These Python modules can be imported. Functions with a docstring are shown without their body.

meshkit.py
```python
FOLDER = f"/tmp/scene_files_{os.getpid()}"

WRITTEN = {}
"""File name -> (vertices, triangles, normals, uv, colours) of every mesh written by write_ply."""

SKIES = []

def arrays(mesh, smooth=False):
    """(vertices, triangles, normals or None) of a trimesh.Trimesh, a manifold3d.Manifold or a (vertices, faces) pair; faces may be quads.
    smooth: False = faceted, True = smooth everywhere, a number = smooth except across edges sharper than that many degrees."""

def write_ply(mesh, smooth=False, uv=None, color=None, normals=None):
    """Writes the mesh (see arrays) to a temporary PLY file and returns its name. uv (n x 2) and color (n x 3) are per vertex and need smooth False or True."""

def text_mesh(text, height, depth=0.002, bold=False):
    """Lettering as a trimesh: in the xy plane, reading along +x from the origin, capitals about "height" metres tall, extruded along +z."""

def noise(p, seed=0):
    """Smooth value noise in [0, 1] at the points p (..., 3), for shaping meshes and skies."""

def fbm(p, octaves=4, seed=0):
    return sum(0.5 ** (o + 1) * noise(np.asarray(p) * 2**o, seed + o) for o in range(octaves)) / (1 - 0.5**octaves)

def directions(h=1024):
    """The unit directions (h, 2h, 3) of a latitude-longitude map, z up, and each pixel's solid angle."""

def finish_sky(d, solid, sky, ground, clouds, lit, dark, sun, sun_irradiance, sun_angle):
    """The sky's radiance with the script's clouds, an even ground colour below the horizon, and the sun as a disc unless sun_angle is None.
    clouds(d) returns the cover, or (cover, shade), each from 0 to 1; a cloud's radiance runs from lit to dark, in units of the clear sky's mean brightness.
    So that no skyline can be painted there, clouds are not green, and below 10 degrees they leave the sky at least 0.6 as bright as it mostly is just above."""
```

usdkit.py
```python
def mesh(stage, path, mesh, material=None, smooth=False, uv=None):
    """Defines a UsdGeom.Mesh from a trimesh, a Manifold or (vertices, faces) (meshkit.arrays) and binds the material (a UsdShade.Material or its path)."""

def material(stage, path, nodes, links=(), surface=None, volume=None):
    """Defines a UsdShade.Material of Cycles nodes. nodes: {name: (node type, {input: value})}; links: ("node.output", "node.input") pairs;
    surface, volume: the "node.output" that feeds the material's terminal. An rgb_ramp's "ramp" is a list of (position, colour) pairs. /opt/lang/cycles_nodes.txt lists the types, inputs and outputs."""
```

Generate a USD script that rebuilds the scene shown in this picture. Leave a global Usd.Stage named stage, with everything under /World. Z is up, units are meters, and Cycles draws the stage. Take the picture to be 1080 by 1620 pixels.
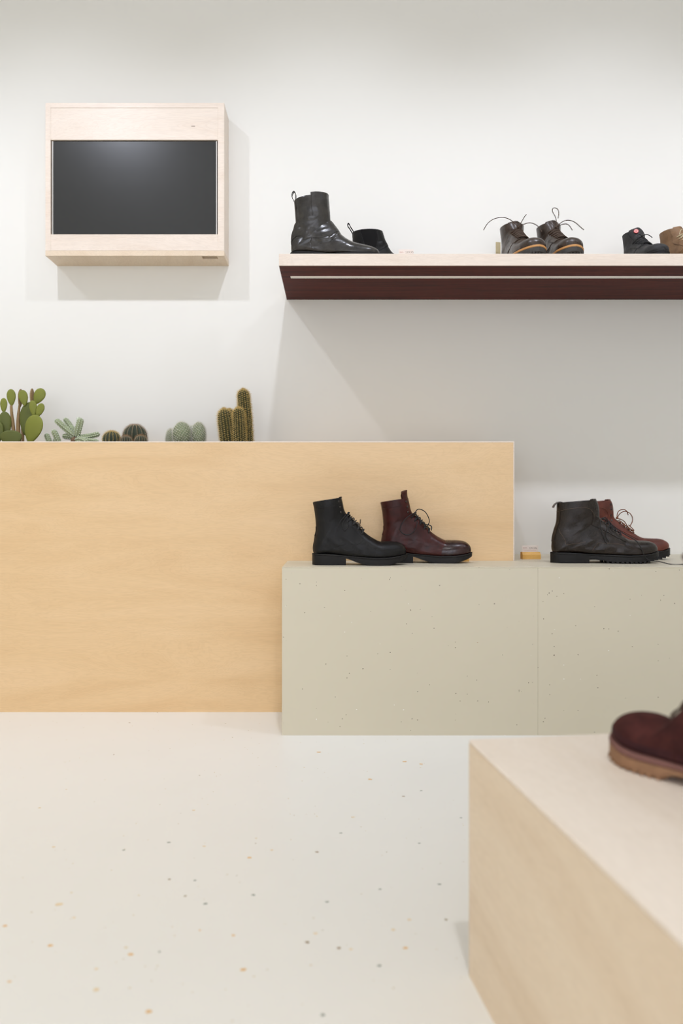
import math, re
import numpy as np, trimesh, usdkit, meshkit
from scipy.interpolate import PchipInterpolator, CubicSpline
from shapely.geometry import Polygon
from pxr import Usd, UsdGeom, UsdLux, UsdShade, Gf, Sdf

stage = Usd.Stage.CreateInMemory()
UsdGeom.SetStageUpAxis(stage, 'Z')
UsdGeom.SetStageMetersPerUnit(stage, 1.0)
UsdGeom.Xform.Define(stage, '/World')
rng = np.random.default_rng(7)

# ------------------------------------------------------------------ camera
F = 1260.0                     # focal length in pixels of the 1080 x 1620 picture
PX, PY, CAM_Z = 530.0, 800.0, 0.75
cam = UsdGeom.Camera.Define(stage, '/World/camera')
cam.CreateHorizontalApertureAttr(24.0)
cam.CreateVerticalApertureAttr(36.0)
cam.CreateFocalLengthAttr(F / 1080 * 24.0)
cam.CreateHorizontalApertureOffsetAttr((540 - PX) / 1080 * 24.0)
cam.CreateVerticalApertureOffsetAttr((PY - 810) / 1080 * 24.0)
cam.CreateClippingRangeAttr(Gf.Vec2f(0.05, 60))
cam.CreateFStopAttr(2.5)
cam.CreateFocusDistanceAttr(2.78)
cam.CreateExposureAttr(0.04)
_c = UsdGeom.Xformable(cam)
_c.AddTranslateOp().Set(Gf.Vec3d(0, 0, CAM_Z))
_c.AddRotateXOp().Set(90.0)

# ------------------------------------------------------------------ light
WALL_Y = 3.283

SPOT_COLOR = (0.94, 0.99, 1.15)

def spot(name, x, y, z, tx, ty, tz, power, angle=48, soft=0.45, radius=0.035, color=SPOT_COLOR):
    """one ceiling spotlight"""
    l = UsdLux.SphereLight.Define(stage, '/World/' + name)
    l.CreateRadiusAttr(radius)
    l.CreateNormalizeAttr(True)
    l.CreateIntensityAttr(power)
    l.CreateColorAttr(Gf.Vec3f(*color))
    s = UsdLux.ShapingAPI.Apply(l.GetPrim())
    s.CreateShapingConeAngleAttr(angle)
    s.CreateShapingConeSoftnessAttr(soft)
    d = Gf.Vec3d(tx - x, ty - y, tz - z).GetNormalized()
    m = Gf.Matrix4d(1.0)
    m.SetRotate(Gf.Rotation(Gf.Vec3d(0, 0, -1), d))
    m.SetTranslateOnly(Gf.Vec3d(x, y, z))
    UsdGeom.Xformable(l).AddTransformOp().Set(m)
    return l

TRACK_Y, TRACK_Z = 2.0, 2.95
WALL_SPOT = 12.4
for k, x in enumerate((-2.25, -1.17, -0.03, 1.1, 2.2)):
    spot('track_spotlight_%03d' % k, x, TRACK_Y, TRACK_Z, x, WALL_Y, 1.0, WALL_SPOT, angle=51, soft=1.0)
# unseen fill lamps in the shop; the last is added to brighten the block
FLOOR_COLOR = (1.0, 0.91, 0.72)
FLOOR_SPOT = 12.8
for k, (x, y, more, col) in enumerate(((-1.5, 0.3, 1.0, FLOOR_COLOR), (-2.2, 1.3, 0.9, FLOOR_COLOR), (-1.3, -1.9, 1.0, FLOOR_COLOR), (0.22, 0.15, 1.6, (1.0, 0.98, 0.97)))):
    spot('fill_spotlight_%03d' % k, x, y, TRACK_Z, x, y + 0.1, 0, FLOOR_SPOT * more, angle=60, soft=0.8, radius=0.05, color=col)
WINDOW_COLOR = (0.955, 0.98, 1.09)
WINDOW = 28.0
# daylight through the shop window behind the camera
w = UsdLux.RectLight.Define(stage, '/World/window_daylight')
w.CreateWidthAttr(4.6); w.CreateHeightAttr(2.3)
w.CreateNormalizeAttr(True)
w.CreateIntensityAttr(WINDOW)
w.CreateColorAttr(Gf.Vec3f(*WINDOW_COLOR))
_w = UsdGeom.Xformable(w)
_w.AddTranslateOp().Set(Gf.Vec3d(0, -3.97, 1.45))
_w.AddRotateXOp().Set(90.0)     # shines along +y into the room
DOME = 0.05
dome = UsdLux.DomeLight.Define(stage, '/World/sky')
dome.CreateIntensityAttr(DOME)
dome.CreateColorAttr(Gf.Vec3f(*WINDOW_COLOR))

# ------------------------------------------------------------------ materials
M = {}

def srgb(r, g, b):
    f = lambda c: c / 12.92 if c <= 0.04045 else ((c + 0.055) / 1.055) ** 2.4
    return tuple(f(v / 255.0) for v in (r, g, b))

def plain(name, color, rough=0.5, spec=0.5, noise=None, bump=0.0, bump_scale=200.0, **kw):
    """a principled surface with a faint colour variation and fine relief"""
    nodes = {'p': ('principled_bsdf', dict(base_color=color, roughness=rough, specular_ior_level=spec, **kw))}
    links = []
    if noise or bump:
        nodes['tc'] = ('texture_coordinate', {})
    if noise:
        scale, amount = noise
        nodes['n'] = ('noise_texture', dict(scale=scale, detail=4.0, roughness=0.6))
        nodes['r'] = ('rgb_ramp', {'ramp': [(0.25, tuple(c * (1 - amount) for c in color)), (0.75, tuple(min(1, c * (1 + amount)) for c in color))]})
        links += [('tc.object', 'n.vector'), ('n.fac', 'r.fac'), ('r.color', 'p.base_color')]
    if bump:
        nodes['bn'] = ('noise_texture', dict(scale=bump_scale, detail=3.0))
        nodes['b'] = ('bump', dict(strength=bump, distance=0.001))
        links += [('tc.object', 'bn.vector'), ('bn.fac', 'b.height'), ('b.normal', 'p.normal')]
    M[name] = usdkit.material(stage, '/World/Looks/' + name, nodes, links, surface='p.BSDF')

def wood(name, light, mid, dark, stretch=(0.55, 6.0, 6.0), rot=(0, 0, 0), rough=0.42, spec=0.35, fleck=0.35):
    """flat-sawn veneer: long soft cathedrals plus fine flecks, along the direction with the small stretch"""
    nodes = {
        'g': ('geometry', {}),
        'm0': ('mapping', dict(rotation=rot)),
        'm1': ('mapping', dict(scale=stretch)),
        'n1': ('noise_texture', dict(scale=1.6, detail=5.0, roughness=0.55, distortion=1.6)),
        'm2': ('mapping', dict(scale=tuple(s * k for s, k in zip(stretch, (14, 22, 22))))),
        'n2': ('noise_texture', dict(scale=2.0, detail=3.0, roughness=0.6)),
        'r1': ('rgb_ramp', {'ramp': [(0.28, dark), (0.48, mid), (0.72, light)]}),
        'r2': ('rgb_ramp', {'ramp': [(0.35, (1 - 0.22 * fleck,) * 3), (0.6, (1, 1, 1))]}),
        'x': ('mix_color', dict(blend_type='multiply', fac=1.0)),
        'k1': ('math', dict(math_type='multiply', value2=170.0)),
        'k2': ('math', dict(math_type='sine')),
        'r3': ('rgb_ramp', {'ramp': [(0.0, (1 - 0.17 * fleck, 1 - 0.21 * fleck, 1 - 0.26 * fleck)), (0.55, (1, 1, 1))]}),
        'k3': ('map_range', dict(from_min=-1.0, from_max=1.0)),
        'y': ('mix_color', dict(blend_type='multiply', fac=1.0)),
        'p': ('principled_bsdf', dict(roughness=rough, specular_ior_level=spec)),
    }
    links = [('g.position', 'm0.vector'), ('m0.vector', 'm1.vector'), ('m1.vector', 'n1.vector'), ('m0.vector', 'm2.vector'), ('m2.vector', 'n2.vector'),
             ('n1.fac', 'r1.fac'), ('n2.fac', 'r2.fac'), ('r1.color', 'x.a'), ('r2.color', 'x.b'), ('n1.fac', 'k1.value1'), ('k1.value', 'k2.value1'), ('k2.value', 'k3.value'), ('k3.result', 'r3.fac'), ('x.result', 'y.a'), ('r3.color', 'y.b'), ('y.result', 'p.base_color')]
    M[name] = usdkit.material(stage, '/World/Looks/' + name, nodes, links, surface='p.BSDF')

def terrazzo(name, base, chips, rough=0.4, spec=0.4):
    """smooth pale binder with sparse chips; chips: (cells per metre, share of cells, largest radius as part of a cell, colour ramp)"""
    nodes = {'g': ('geometry', {}), 'cloud': ('noise_texture', dict(scale=1.7, detail=6.0, roughness=0.65)),
             'base': ('rgb_ramp', {'ramp': [(0.3, tuple(c * 0.975 for c in base)), (0.7, base)]}),
             'p': ('principled_bsdf', dict(roughness=rough, specular_ior_level=spec))}
    links = [('g.position', 'cloud.vector'), ('cloud.fac', 'base.fac')]
    last = 'base.color'
    for k, (scale, share, size, ramp) in enumerate(chips):
        a = 'c%d' % k
        nodes[a + 'd'] = ('noise_texture', dict(scale=scale * 2.5, detail=1.0))
        nodes[a + 'v'] = ('voronoi_texture', dict(scale=scale, feature='f1'))
        nodes[a + 's'] = ('separate_color', {})
        nodes[a + 'on'] = ('math', dict(math_type='less_than', value2=share))
        nodes[a + 'gs'] = ('math', dict(math_type='multiply', value2=size))
        nodes[a + 'wob'] = ('math', dict(math_type='multiply_add', value2=0.16, value3=-0.08))
        nodes[a + 'dd'] = ('math', dict(math_type='add'))
        nodes[a + 'in'] = ('math', dict(math_type='less_than'))
        nodes[a + 'both'] = ('math', dict(math_type='multiply'))
        nodes[a + 'col'] = ('rgb_ramp', {'ramp': ramp, 'interpolate': False})
        nodes[a + 'mix'] = ('mix_color', dict(blend_type='mix'))
        links += [('g.position', a + 'v.vector'), ('g.position', a + 'd.vector'), (a + 'v.color', a + 's.color'), (a + 's.r', a + 'on.value1'), (a + 's.g', a + 'gs.value1'),
                  (a + 'd.fac', a + 'wob.value1'), (a + 'v.distance', a + 'dd.value1'), (a + 'wob.value', a + 'dd.value2'), (a + 'dd.value', a + 'in.value1'), (a + 'gs.value', a + 'in.value2'),
                  (a + 'on.value', a + 'both.value1'), (a + 'in.value', a + 'both.value2'), (a + 'both.value', a + 'mix.fac'),
                  (a + 's.b', a + 'col.fac'), (last, a + 'mix.a'), (a + 'col.color', a + 'mix.b')]
        last = a + 'mix.result'
    links.append((last, 'p.base_color'))
    M[name] = usdkit.material(stage, '/World/Looks/' + name, nodes, links, surface='p.BSDF')

def leather(name, color, edge, rough=0.35, grain=0.25, spec=0.5, patch=0.35, scale=22.0, coat=0.0):
    """dyed leather: blotchy tone, darker burnish, pebbled grain"""
    nodes = {'tc': ('texture_coordinate', {}),
             'n': ('noise_texture', dict(scale=scale, detail=5.0, roughness=0.6, distortion=0.4)),
             'r': ('rgb_ramp', {'ramp': [(0.3, edge), (0.62, color), (0.85, tuple(min(1, c * (1 + patch)) for c in color))]}),
             'v': ('voronoi_texture', dict(scale=420.0, feature='f1')),
             'b': ('bump', dict(strength=grain, distance=0.0006)),
             'rn': ('noise_texture', dict(scale=35.0, detail=3.0)),
             'rr': ('map_range', dict(from_min=0.3, from_max=0.7, to_min=max(0.05, rough - 0.08), to_max=rough + 0.1)),
             'p': ('principled_bsdf', dict(specular_ior_level=spec, coat_weight=coat, coat_roughness=0.2))}
    links = [('tc.object', 'n.vector'), ('n.fac', 'r.fac'), ('r.color', 'p.base_color'), ('tc.object', 'v.vector'), ('v.distance', 'b.height'), ('b.normal', 'p.normal'),
             ('tc.object', 'rn.vector'), ('rn.fac', 'rr.value'), ('rr.result', 'p.roughness')]
    M[name] = usdkit.material(stage, '/World/Looks/' + name, nodes, links, surface='p.BSDF')

plain('wall_paint', srgb(240, 238, 230), 0.6, 0.3, bump=0.04, bump_scale=300)
plain('ceiling_paint', srgb(240, 240, 238), 0.8, 0.2)
MAPLE = (srgb(236, 204, 160), srgb(232, 199, 153), srgb(227, 192, 145))
wood('maple', *MAPLE, stretch=(0.8, 4.2, 4.2), fleck=0.17)
wood('maple_pale', srgb(243, 229, 214), srgb(240, 225, 209), srgb(235, 217, 199), stretch=(0.9, 5.0, 5.0), rough=0.4, fleck=0.22)  # also the cabinet face, where bright light is put into the maple colour
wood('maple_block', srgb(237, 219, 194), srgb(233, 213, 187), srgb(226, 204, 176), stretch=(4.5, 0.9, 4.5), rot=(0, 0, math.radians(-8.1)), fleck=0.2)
wood('maple_lit_top', srgb(243, 233, 222), srgb(241, 230, 218), srgb(237, 225, 211), stretch=(5.0, 0.8, 5.0), rot=(0, 0, math.radians(-8.1)), fleck=0.15)  # same maple as the block sides, strong top light put into its colour
wood('mahogany', srgb(104, 44, 32), srgb(86, 33, 25), srgb(62, 25, 19), stretch=(0.9, 14.0, 14.0), rough=0.55, spec=0.12, fleck=1.4)
wood('oak_orange', srgb(238, 190, 110), srgb(228, 176, 92), srgb(212, 156, 76), stretch=(3.0, 20.0, 20.0), rough=0.5)
terrazzo('terrazzo_floor', srgb(236, 236, 233), [
    (45.0, 0.05, 0.15, [(0.0, srgb(216, 200, 164)), (0.3, srgb(176, 176, 166)), (0.55, srgb(222, 202, 164)), (0.8, srgb(160, 148, 124))]),
    (100.0, 0.07, 0.20, [(0.0, srgb(200, 190, 166)), (0.4, srgb(176, 172, 162)), (0.75, srgb(212, 200, 174))])], rough=0.36)
terrazzo('terrazzo_plinth', srgb(214, 206, 184), [
    (56.0, 0.09, 0.15, [(0.0, srgb(70, 64, 50)), (0.3, srgb(112, 102, 80)), (0.6, srgb(84, 70, 52)), (0.85, srgb(160, 116, 76))]),
    (130.0, 0.05, 0.22, [(0.0, srgb(120, 110, 90)), (0.5, srgb(156, 146, 122)), (0.8, srgb(240, 238, 230))])], rough=0.45)
plain('chip_amber', srgb(224, 184, 126), 0.4)
plain('chip_tan', srgb(228, 210, 178), 0.4)
plain('chip_brown', srgb(150, 128, 98), 0.4)
plain('chip_green', srgb(150, 158, 150), 0.4)
plain('screen_glass', srgb(40, 40, 38), 0.30, 0.5)
plain('silver', srgb(205, 203, 198), 0.3, 0.5, metallic=0.6)
plain('black_plastic', srgb(30, 29, 28), 0.5)
plain('slot_dark', srgb(92, 58, 30), 0.7)
plain('diffuser', srgb(250, 246, 240), 0.5)
plain('card_beige', srgb(196, 180, 140), 0.6)
plain('soil', srgb(92, 76, 58), 0.95, 0.1, noise=(120, 0.5))

# ------------------------------------------------------------------ helpers
used = {}

def numbered(parent, name):
    k = used.get((parent, name), -1) + 1
    used[(parent, name)] = k
    return name if k == 0 else '%s_%03d' % (name, k)

def path_of(parent):
    return '/World' if parent is None else str(parent.GetPath())

def obj(name, mesh, mat, parent=None, smooth=30):
    p = path_of(parent)
    return usdkit.mesh(stage, p + '/' + numbered(p, name), mesh, M[mat] if isinstance(mat, str) else mat, smooth=smooth).GetPrim()

def tag(o, label=None, cat=None, group=None, kind=None):
    for k, v in (('label', label), ('category', cat), ('group', group), ('kind', kind)):
        if v:
            o.SetCustomDataByKey(k, v)
    return o

def thing(name, label, cat, loc=(0, 0, 0), rotz=0.0, group=None, kind=None):
    x = UsdGeom.Xform.Define(stage, '/World/' + numbered('/World', name))
    x.AddTranslateOp().Set(Gf.Vec3d(*map(float, loc)))
    x.AddRotateZOp().Set(float(rotz))
    return tag(x.GetPrim(), label, cat, group, kind)

def cat_mesh(*ms):
    return trimesh.util.concatenate([m for m in ms if m is not None])

def box(x0, x1, y0, y1, z0, z1, r=0.0):
    """a box; r chamfers all its edges"""
    if r <= 0:
        b = trimesh.creation.box((x1 - x0, y1 - y0, z1 - z0))
        b.apply_translation(((x0 + x1) / 2, (y0 + y1) / 2, (z0 + z1) / 2))
        return b
    pts = []
    for sx in (0, 1):
        for sy in (0, 1):
            for sz in (0, 1):
                c = np.array([(x0, x1)[sx], (y0, y1)[sy], (z0, z1)[sz]], float)
                d = np.array([1 - 2 * sx, 1 - 2 * sy, 1 - 2 * sz], float) * r
                for k in range(3):
                    e = d.copy(); e[k] = 0
                    pts.append(c + e)
    return trimesh.convex.convex_hull(np.array(pts))

def spline(pts, n):
    pts = np.asarray(pts, float)
    if len(pts) < 3:
        return pts[0] + (pts[-1] - pts[0]) * np.linspace(0, 1, n)[:, None]
    d = np.r_[0, np.cumsum(np.maximum(np.linalg.norm(np.diff(pts, axis=0), axis=1), 1e-6))]
    return CubicSpline(d, pts, bc_type='natural')(np.linspace(0, d[-1], n))

def tube(pts, r, sides=6, n=None, close_ends=True):
    p = spline(pts, n or max(6, 4 * len(pts)))
    m = len(p)
    t = np.gradient(p, axis=0); t /= np.maximum(np.linalg.norm(t, axis=1, keepdims=True), 1e-9)
    u = np.cross(t[0], (0.31, 0.57, 0.76)); u /= np.linalg.norm(u)
    rr = np.broadcast_to(np.asarray(r, float), (m,)) if np.ndim(r) == 0 else np.interp(np.linspace(0, 1, m), np.linspace(0, 1, len(r)), r)
    a = np.linspace(0, 2 * np.pi, sides, endpoint=False)
    rings = []
    for i in range(m):
        u = u - t[i] * (u @ t[i]); u /= np.linalg.norm(u)
        v = np.cross(t[i], u)
        rings.append(p[i] + rr[i] * (np.cos(a)[:, None] * u + np.sin(a)[:, None] * v))
    V = np.vstack(rings + [p[:1], p[-1:]])
    f = []
    for i in range(m - 1):
        for j in range(sides):
            k = (j + 1) % sides
            f += [(i * sides + j, i * sides + k, (i + 1) * sides + k), (i * sides + j, (i + 1) * sides + k, (i + 1) * sides + j)]
    for j in range(sides):
        k = (j + 1) % sides
        f += [(m * sides, k, j), (m * sides + 1, (m - 1) * sides + j, (m - 1) * sides + k)]
    return trimesh.Trimesh(V, f, process=False)

def grid_faces(nu, nv, closed=False):
    f = []
    for i in range(nu - 1):
        for j in range(nv if closed else nv - 1):
            k = (j + 1) % nv
            f += [(i * nv + j, (i + 1) * nv + j, (i + 1) * nv + k), (i * nv + j, (i + 1) * nv + k, i * nv + k)]
    return f

def shell(P, thick, lift=0.0, normals=None):
    """a thick sheet over the grid P (nu, nv, 3): its underside at lift, its top at lift + thick along the normals"""
    nu, nv = P.shape[:2]
    if normals is None:
        du, dv = np.gradient(P, axis=0), np.gradient(P, axis=1)
        normals = np.cross(du, dv); normals /= np.maximum(np.linalg.norm(normals, axis=2, keepdims=True), 1e-9)
    th = np.asarray(thick)
    if th.ndim == 2:
        th = th[..., None]
    lo = (P + normals * lift).reshape(-1, 3); hi = (P + normals * (lift + th)).reshape(-1, 3)
    n = nu * nv
    f = [(a + n, b + n, c + n) for a, b, c in grid_faces(nu, nv)] + [(a, c, b) for a, b, c in grid_faces(nu, nv)]
    edge = [j for j in range(nv)] + [i * nv + nv - 1 for i in range(1, nu)] + [(nu - 1) * nv + j for j in range(nv - 2, -1, -1)] + [i * nv for i in range(nu - 2, 0, -1)]
    for a, b in zip(edge, edge[1:] + edge[:1]):
        f += [(a, a + n, b + n), (a, b + n, b)]
    m = trimesh.Trimesh(np.vstack([lo, hi]), f, process=False)
    if m.volume < 0:
        m.invert()
    return m

def at(px, py, y):
    """the point at depth y behind pixel (px, py)"""
    return np.array([(px - PX) / F * y, y, CAM_Z + (PY - py) / F * y])

# ------------------------------------------------------------------ the room
X0, X1, YB, ZC = -3.0, 3.0, -4.0, 3.1
tag(obj('wall_rear', box(X0, X1, WALL_Y, WALL_Y + 0.12, 0, ZC), 'wall_paint'), 'white painted plaster wall behind the shelf and the benches', kind='structure')
tag(obj('wall_left', box(X0 - 0.12, X0, YB, WALL_Y, 0, ZC), 'wall_paint'), 'white painted side wall', kind='structure')
tag(obj('wall_right', box(X1, X1 + 0.12, YB, WALL_Y, 0, ZC), 'wall_paint'), 'white painted side wall', kind='structure')
tag(obj('ceiling', box(X0, X1, YB, WALL_Y, ZC, ZC + 0.1), 'ceiling_paint'), 'white ceiling', kind='structure')
front = cat_mesh(box(X0, -2.3, YB - 0.12, YB, 0, ZC), box(2.3, X1, YB - 0.12, YB, 0, ZC), box(-2.3, 2.3, YB - 0.12, YB, 0, 0.3), box(-2.3, 2.3, YB - 0.12, YB, 2.6, ZC))
tag(obj('wall_front', front, 'wall_paint'), 'white street wall around the shop window', kind='structure')
floor = thing('floor', 'pale poured terrazzo floor with sparse amber and grey chips', None, kind='structure')
obj('screed', box(X0, X1, YB, WALL_Y, -0.1, 0), 'terrazzo_floor', floor, smooth=False)
# larger chips in the floor, each where it lies: (pixel x, pixel y, width in metres, colour)
CHIPS = [(235, 1601, .013, 'amber'), (385, 1534, .013, 'amber'), (207, 1510, .012, 'amber'), (79, 1496, .012, 'amber'), (369, 1480, .008, 'amber'), (8, 1465, .011, 'amber'),
         (117, 1452, .008, 'tan'), (308, 1393, .008, 'green'), (325, 1430, .010, 'green'), (401, 1416, .010, 'green'), (252, 1506, .006, 'green'), (267, 1333, .009, 'green'),
         (394, 1357, .012, 'amber'), (152, 1533, .008, 'tan'), (152, 1566, .014, 'tan'), (15, 1553, .008, 'amber'), (316, 1472, .006, 'amber'), (306, 1282, .010, 'tan'), (94, 1431, .018, 'tan'),
         (323, 1339, .010, 'tan'), (486, 1491, .010, 'brown'), (536, 1500, .010, 'brown'), (555, 1502, .008, 'tan'), (641, 1500, .010, 'amber'), (501, 1348, .009, 'brown'), (504, 1190, .016, 'amber'),
         (640, 1205, .016, 'amber'), (666, 1209, .013, 'amber'), (638, 1260, .009, 'brown'), (666, 1251, .008, 'green'), (663, 1334, .008, 'green'), (695, 1399, .009, 'green'), (517, 1427, .009, 'green'),
         (585, 1233, .015, 'amber'), (499, 1477, .010, 'tan'), (558, 1293, .012, 'tan'), (539, 1318, .008, 'green'), (622, 1471, .010, 'tan'), (647, 1455, .010, 'tan'), (601, 1407, .008, 'green'),
         (729, 1294, .008, 'green'), (600, 1528, .009, 'green'), (511, 1606, .010, 'green'), (430, 1345, .010, 'tan'), (196, 1345, .008, 'green'), (85, 1340, .010, 'tan')]
for px, py, wd, col in CHIPS:
    y = F * CAM_Z / (py - PY)
    x = (px - PX) / F * y
    wd *= 0.8
    n = int(rng.integers(6, 9))
    a = np.sort(rng.uniform(0, 2 * np.pi, n)) * 0.35 + np.linspace(0, 2 * np.pi, n, endpoint=False) * 0.65 + rng.uniform(0, 6)
    rad = wd / 2 * rng.uniform(0.7, 1.05, n)
    poly = Polygon(np.c_[np.cos(a) * rad * 1.15, np.sin(a) * rad * 0.8]).convex_hull
    c = trimesh.creation.extrude_polygon(poly, 0.0036, engine='earcut')
    c.apply_translation((x, y, -0.003))
    obj('stone_chip', c, 'chip_' + col, floor, smooth=False)

# long maple bench along the wall, with a planting trough in its top
BF, BT, BR, BL = 2.894, 0.984, 0.651, -1.75
bench = thing('display_bench', 'long maple veneer bench against the wall with cacti along its top', 'bench', ((BL + BR) / 2, (BF + WALL_Y) / 2, 0))
BC = np.array([(BL + BR) / 2, (BF + WALL_Y) / 2, 0])

def put(name, m, mat, parent, origin, smooth=30):
    m = m.copy(); m.apply_translation(-np.asarray(origin, float))
    return obj(name, m, mat, parent, smooth)

e = 0.0045
put('front_panel', box(BL, BR - e, BF, BF + 0.02, 0, BT - e), 'maple', bench, BC, False)
put('edge_band', box(BL, BR, BF, BF + 0.02, BT - e, BT, 0.0008), 'maple_pale', bench, BC, False)
put('edge_band', box(BR - e, BR, BF, BF + 0.02, 0, BT - e, 0.0008), 'maple_pale', bench, BC, False)
put('side_panel', box(BR - 0.02, BR, BF + 0.02, WALL_Y - 0.002, 0, BT), 'maple', bench, BC, False)
TX0, TX1, TY0, TY1 = -1.70, -0.22, 2.955, 3.235
put('top_panel', box(BL, BR - 0.02, BF + 0.02, TY0, BT - 0.02, BT), 'maple', bench, BC, False)
put('top_panel', box(BL, BR - 0.02, TY1, WALL_Y - 0.002, BT - 0.02, BT), 'maple', bench, BC, False)
put('top_panel', box(TX1, BR - 0.02, TY0, TY1, BT - 0.02, BT), 'maple', bench, BC, False)
put('trough', cat_mesh(box(TX0, TX1, TY0, TY1, BT - 0.14, BT - 0.13), box(TX0, TX1, TY0 - 0.006, TY0, BT - 0.14, BT - 0.02), box(TX0, TX1, TY1, TY1 + 0.006, BT - 0.14, BT - 0.02), box(TX1, TX1 + 0.006, TY0, TY1, BT - 0.14, BT - 0.02)), 'maple', bench, BC, False)
SOIL_Z = BT - 0.012
ns, ms = 90, 20
gx, gy = np.meshgrid(np.linspace(TX0, TX1, ns), np.linspace(TY0, TY1, ms), indexing='ij')
hz = SOIL_Z - 0.006 + 0.008 * meshkit.fbm(np.stack([gx * 30, gy * 30, gx * 0], -1), 3)
sp = np.stack([gx, gy, hz], -1)
low = sp.copy(); low[..., 2] = BT - 0.13
nn = ns * ms
ff = grid_faces(ns, ms) + [(a + nn, c + nn, b + nn) for a, b, c in grid_faces(ns, ms)]
edge_ = [j for j in range(ms)] + [i * ms + ms - 1 for i in range(1, ns)] + [(ns - 1) * ms + j for j in range(ms - 2, -1, -1)] + [i * ms for i in range(ns - 2, 0, -1)]
for a, b in zip(edge_, edge_[1:] + edge_[:1]):
    ff += [(a, b, b + nn), (a, b + nn, a + nn)]
tag(obj('soil', trimesh.Trimesh(np.vstack([sp.reshape(-1, 3), low.reshape(-1, 3)]), ff, process=False), 'soil'), 'brown soil filling the trough under the cacti', 'soil', kind='stuff')

# terrazzo plinth in front of it
PF, PT, PL, PR = 2.6, 0.55, -0.1735, 1.75
PC = np.array([(PL + PR) / 2, (PF + BF) / 2, 0])
plinth = thing('terrazzo_plinth', 'low speckled grey terrazzo plinth carrying the lace-up boots', 'plinth', PC)
SEAM = 0.662
put('front_panel', box(PL, SEAM - 0.0002, PF, PF + 0.02, 0, PT - 0.004), 'terrazzo_plinth', plinth, PC, False)
put('front_panel', box(SEAM + 0.0002, PR, PF, PF + 0.02, 0, PT - 0.004), 'terrazzo_plinth', plinth, PC, False)
put('side_panel', box(PL, PL + 0.02, PF + 0.02, BF - 0.001, 0, PT - 0.004), 'terrazzo_plinth', plinth, PC, False)
put('top_panel', box(PL, BR + 0.001, PF, BF - 0.001, PT - 0.004, PT, 0.0012), 'terrazzo_plinth', plinth, PC, False)
put('top_panel', box(BR + 0.001, PR, PF, WALL_Y - 0.001, PT - 0.004, PT, 0.0012), 'terrazzo_plinth', plinth, PC, False)

# wall shelf
SF, ST, SB, SL, SR = 2.816, CAM_Z + 0.8907, CAM_Z + 0.8494, -0.199, 1.95
SC = np.array([(SL + SR) / 2, (SF + WALL_Y) / 2, ST])
shelf = thing('wall_shelf', 'pale maple wall shelf with dark red underside carrying shoes', 'shelf', SC)
put('board', box(SL, SR, SF + 0.004, WALL_Y, SB + 0.008, ST, 0.0004), 'maple_pale', shelf, SC, False)
put('edge_band', box(SL, SR, SF, SF + 0.004, SB - 0.0005, ST, 0.0005), 'maple_pale', shelf, SC, False)
GY0, GY1, GX0 = 2.947, 2.974, -0.1656
put('underside_panel', box(SL, SR, SF + 0.004, GY0, SB, SB + 0.008), 'mahogany', shelf, SC, False)
put('underside_panel', box(SL, SR, GY1, WALL_Y, SB, SB + 0.008), 'mahogany', shelf, SC, False)
put('underside_panel', box(SL, GX0, GY0, GY1, SB, SB + 0.008), 'mahogany', shelf, SC, False)
tag(put('light_diffuser', box(GX0, SR, GY0, GY1, SB - 0.0006, SB + 0.008), 'diffuser', shelf, SC, False), 'unlit white strip light set in the dark underside')

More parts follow.
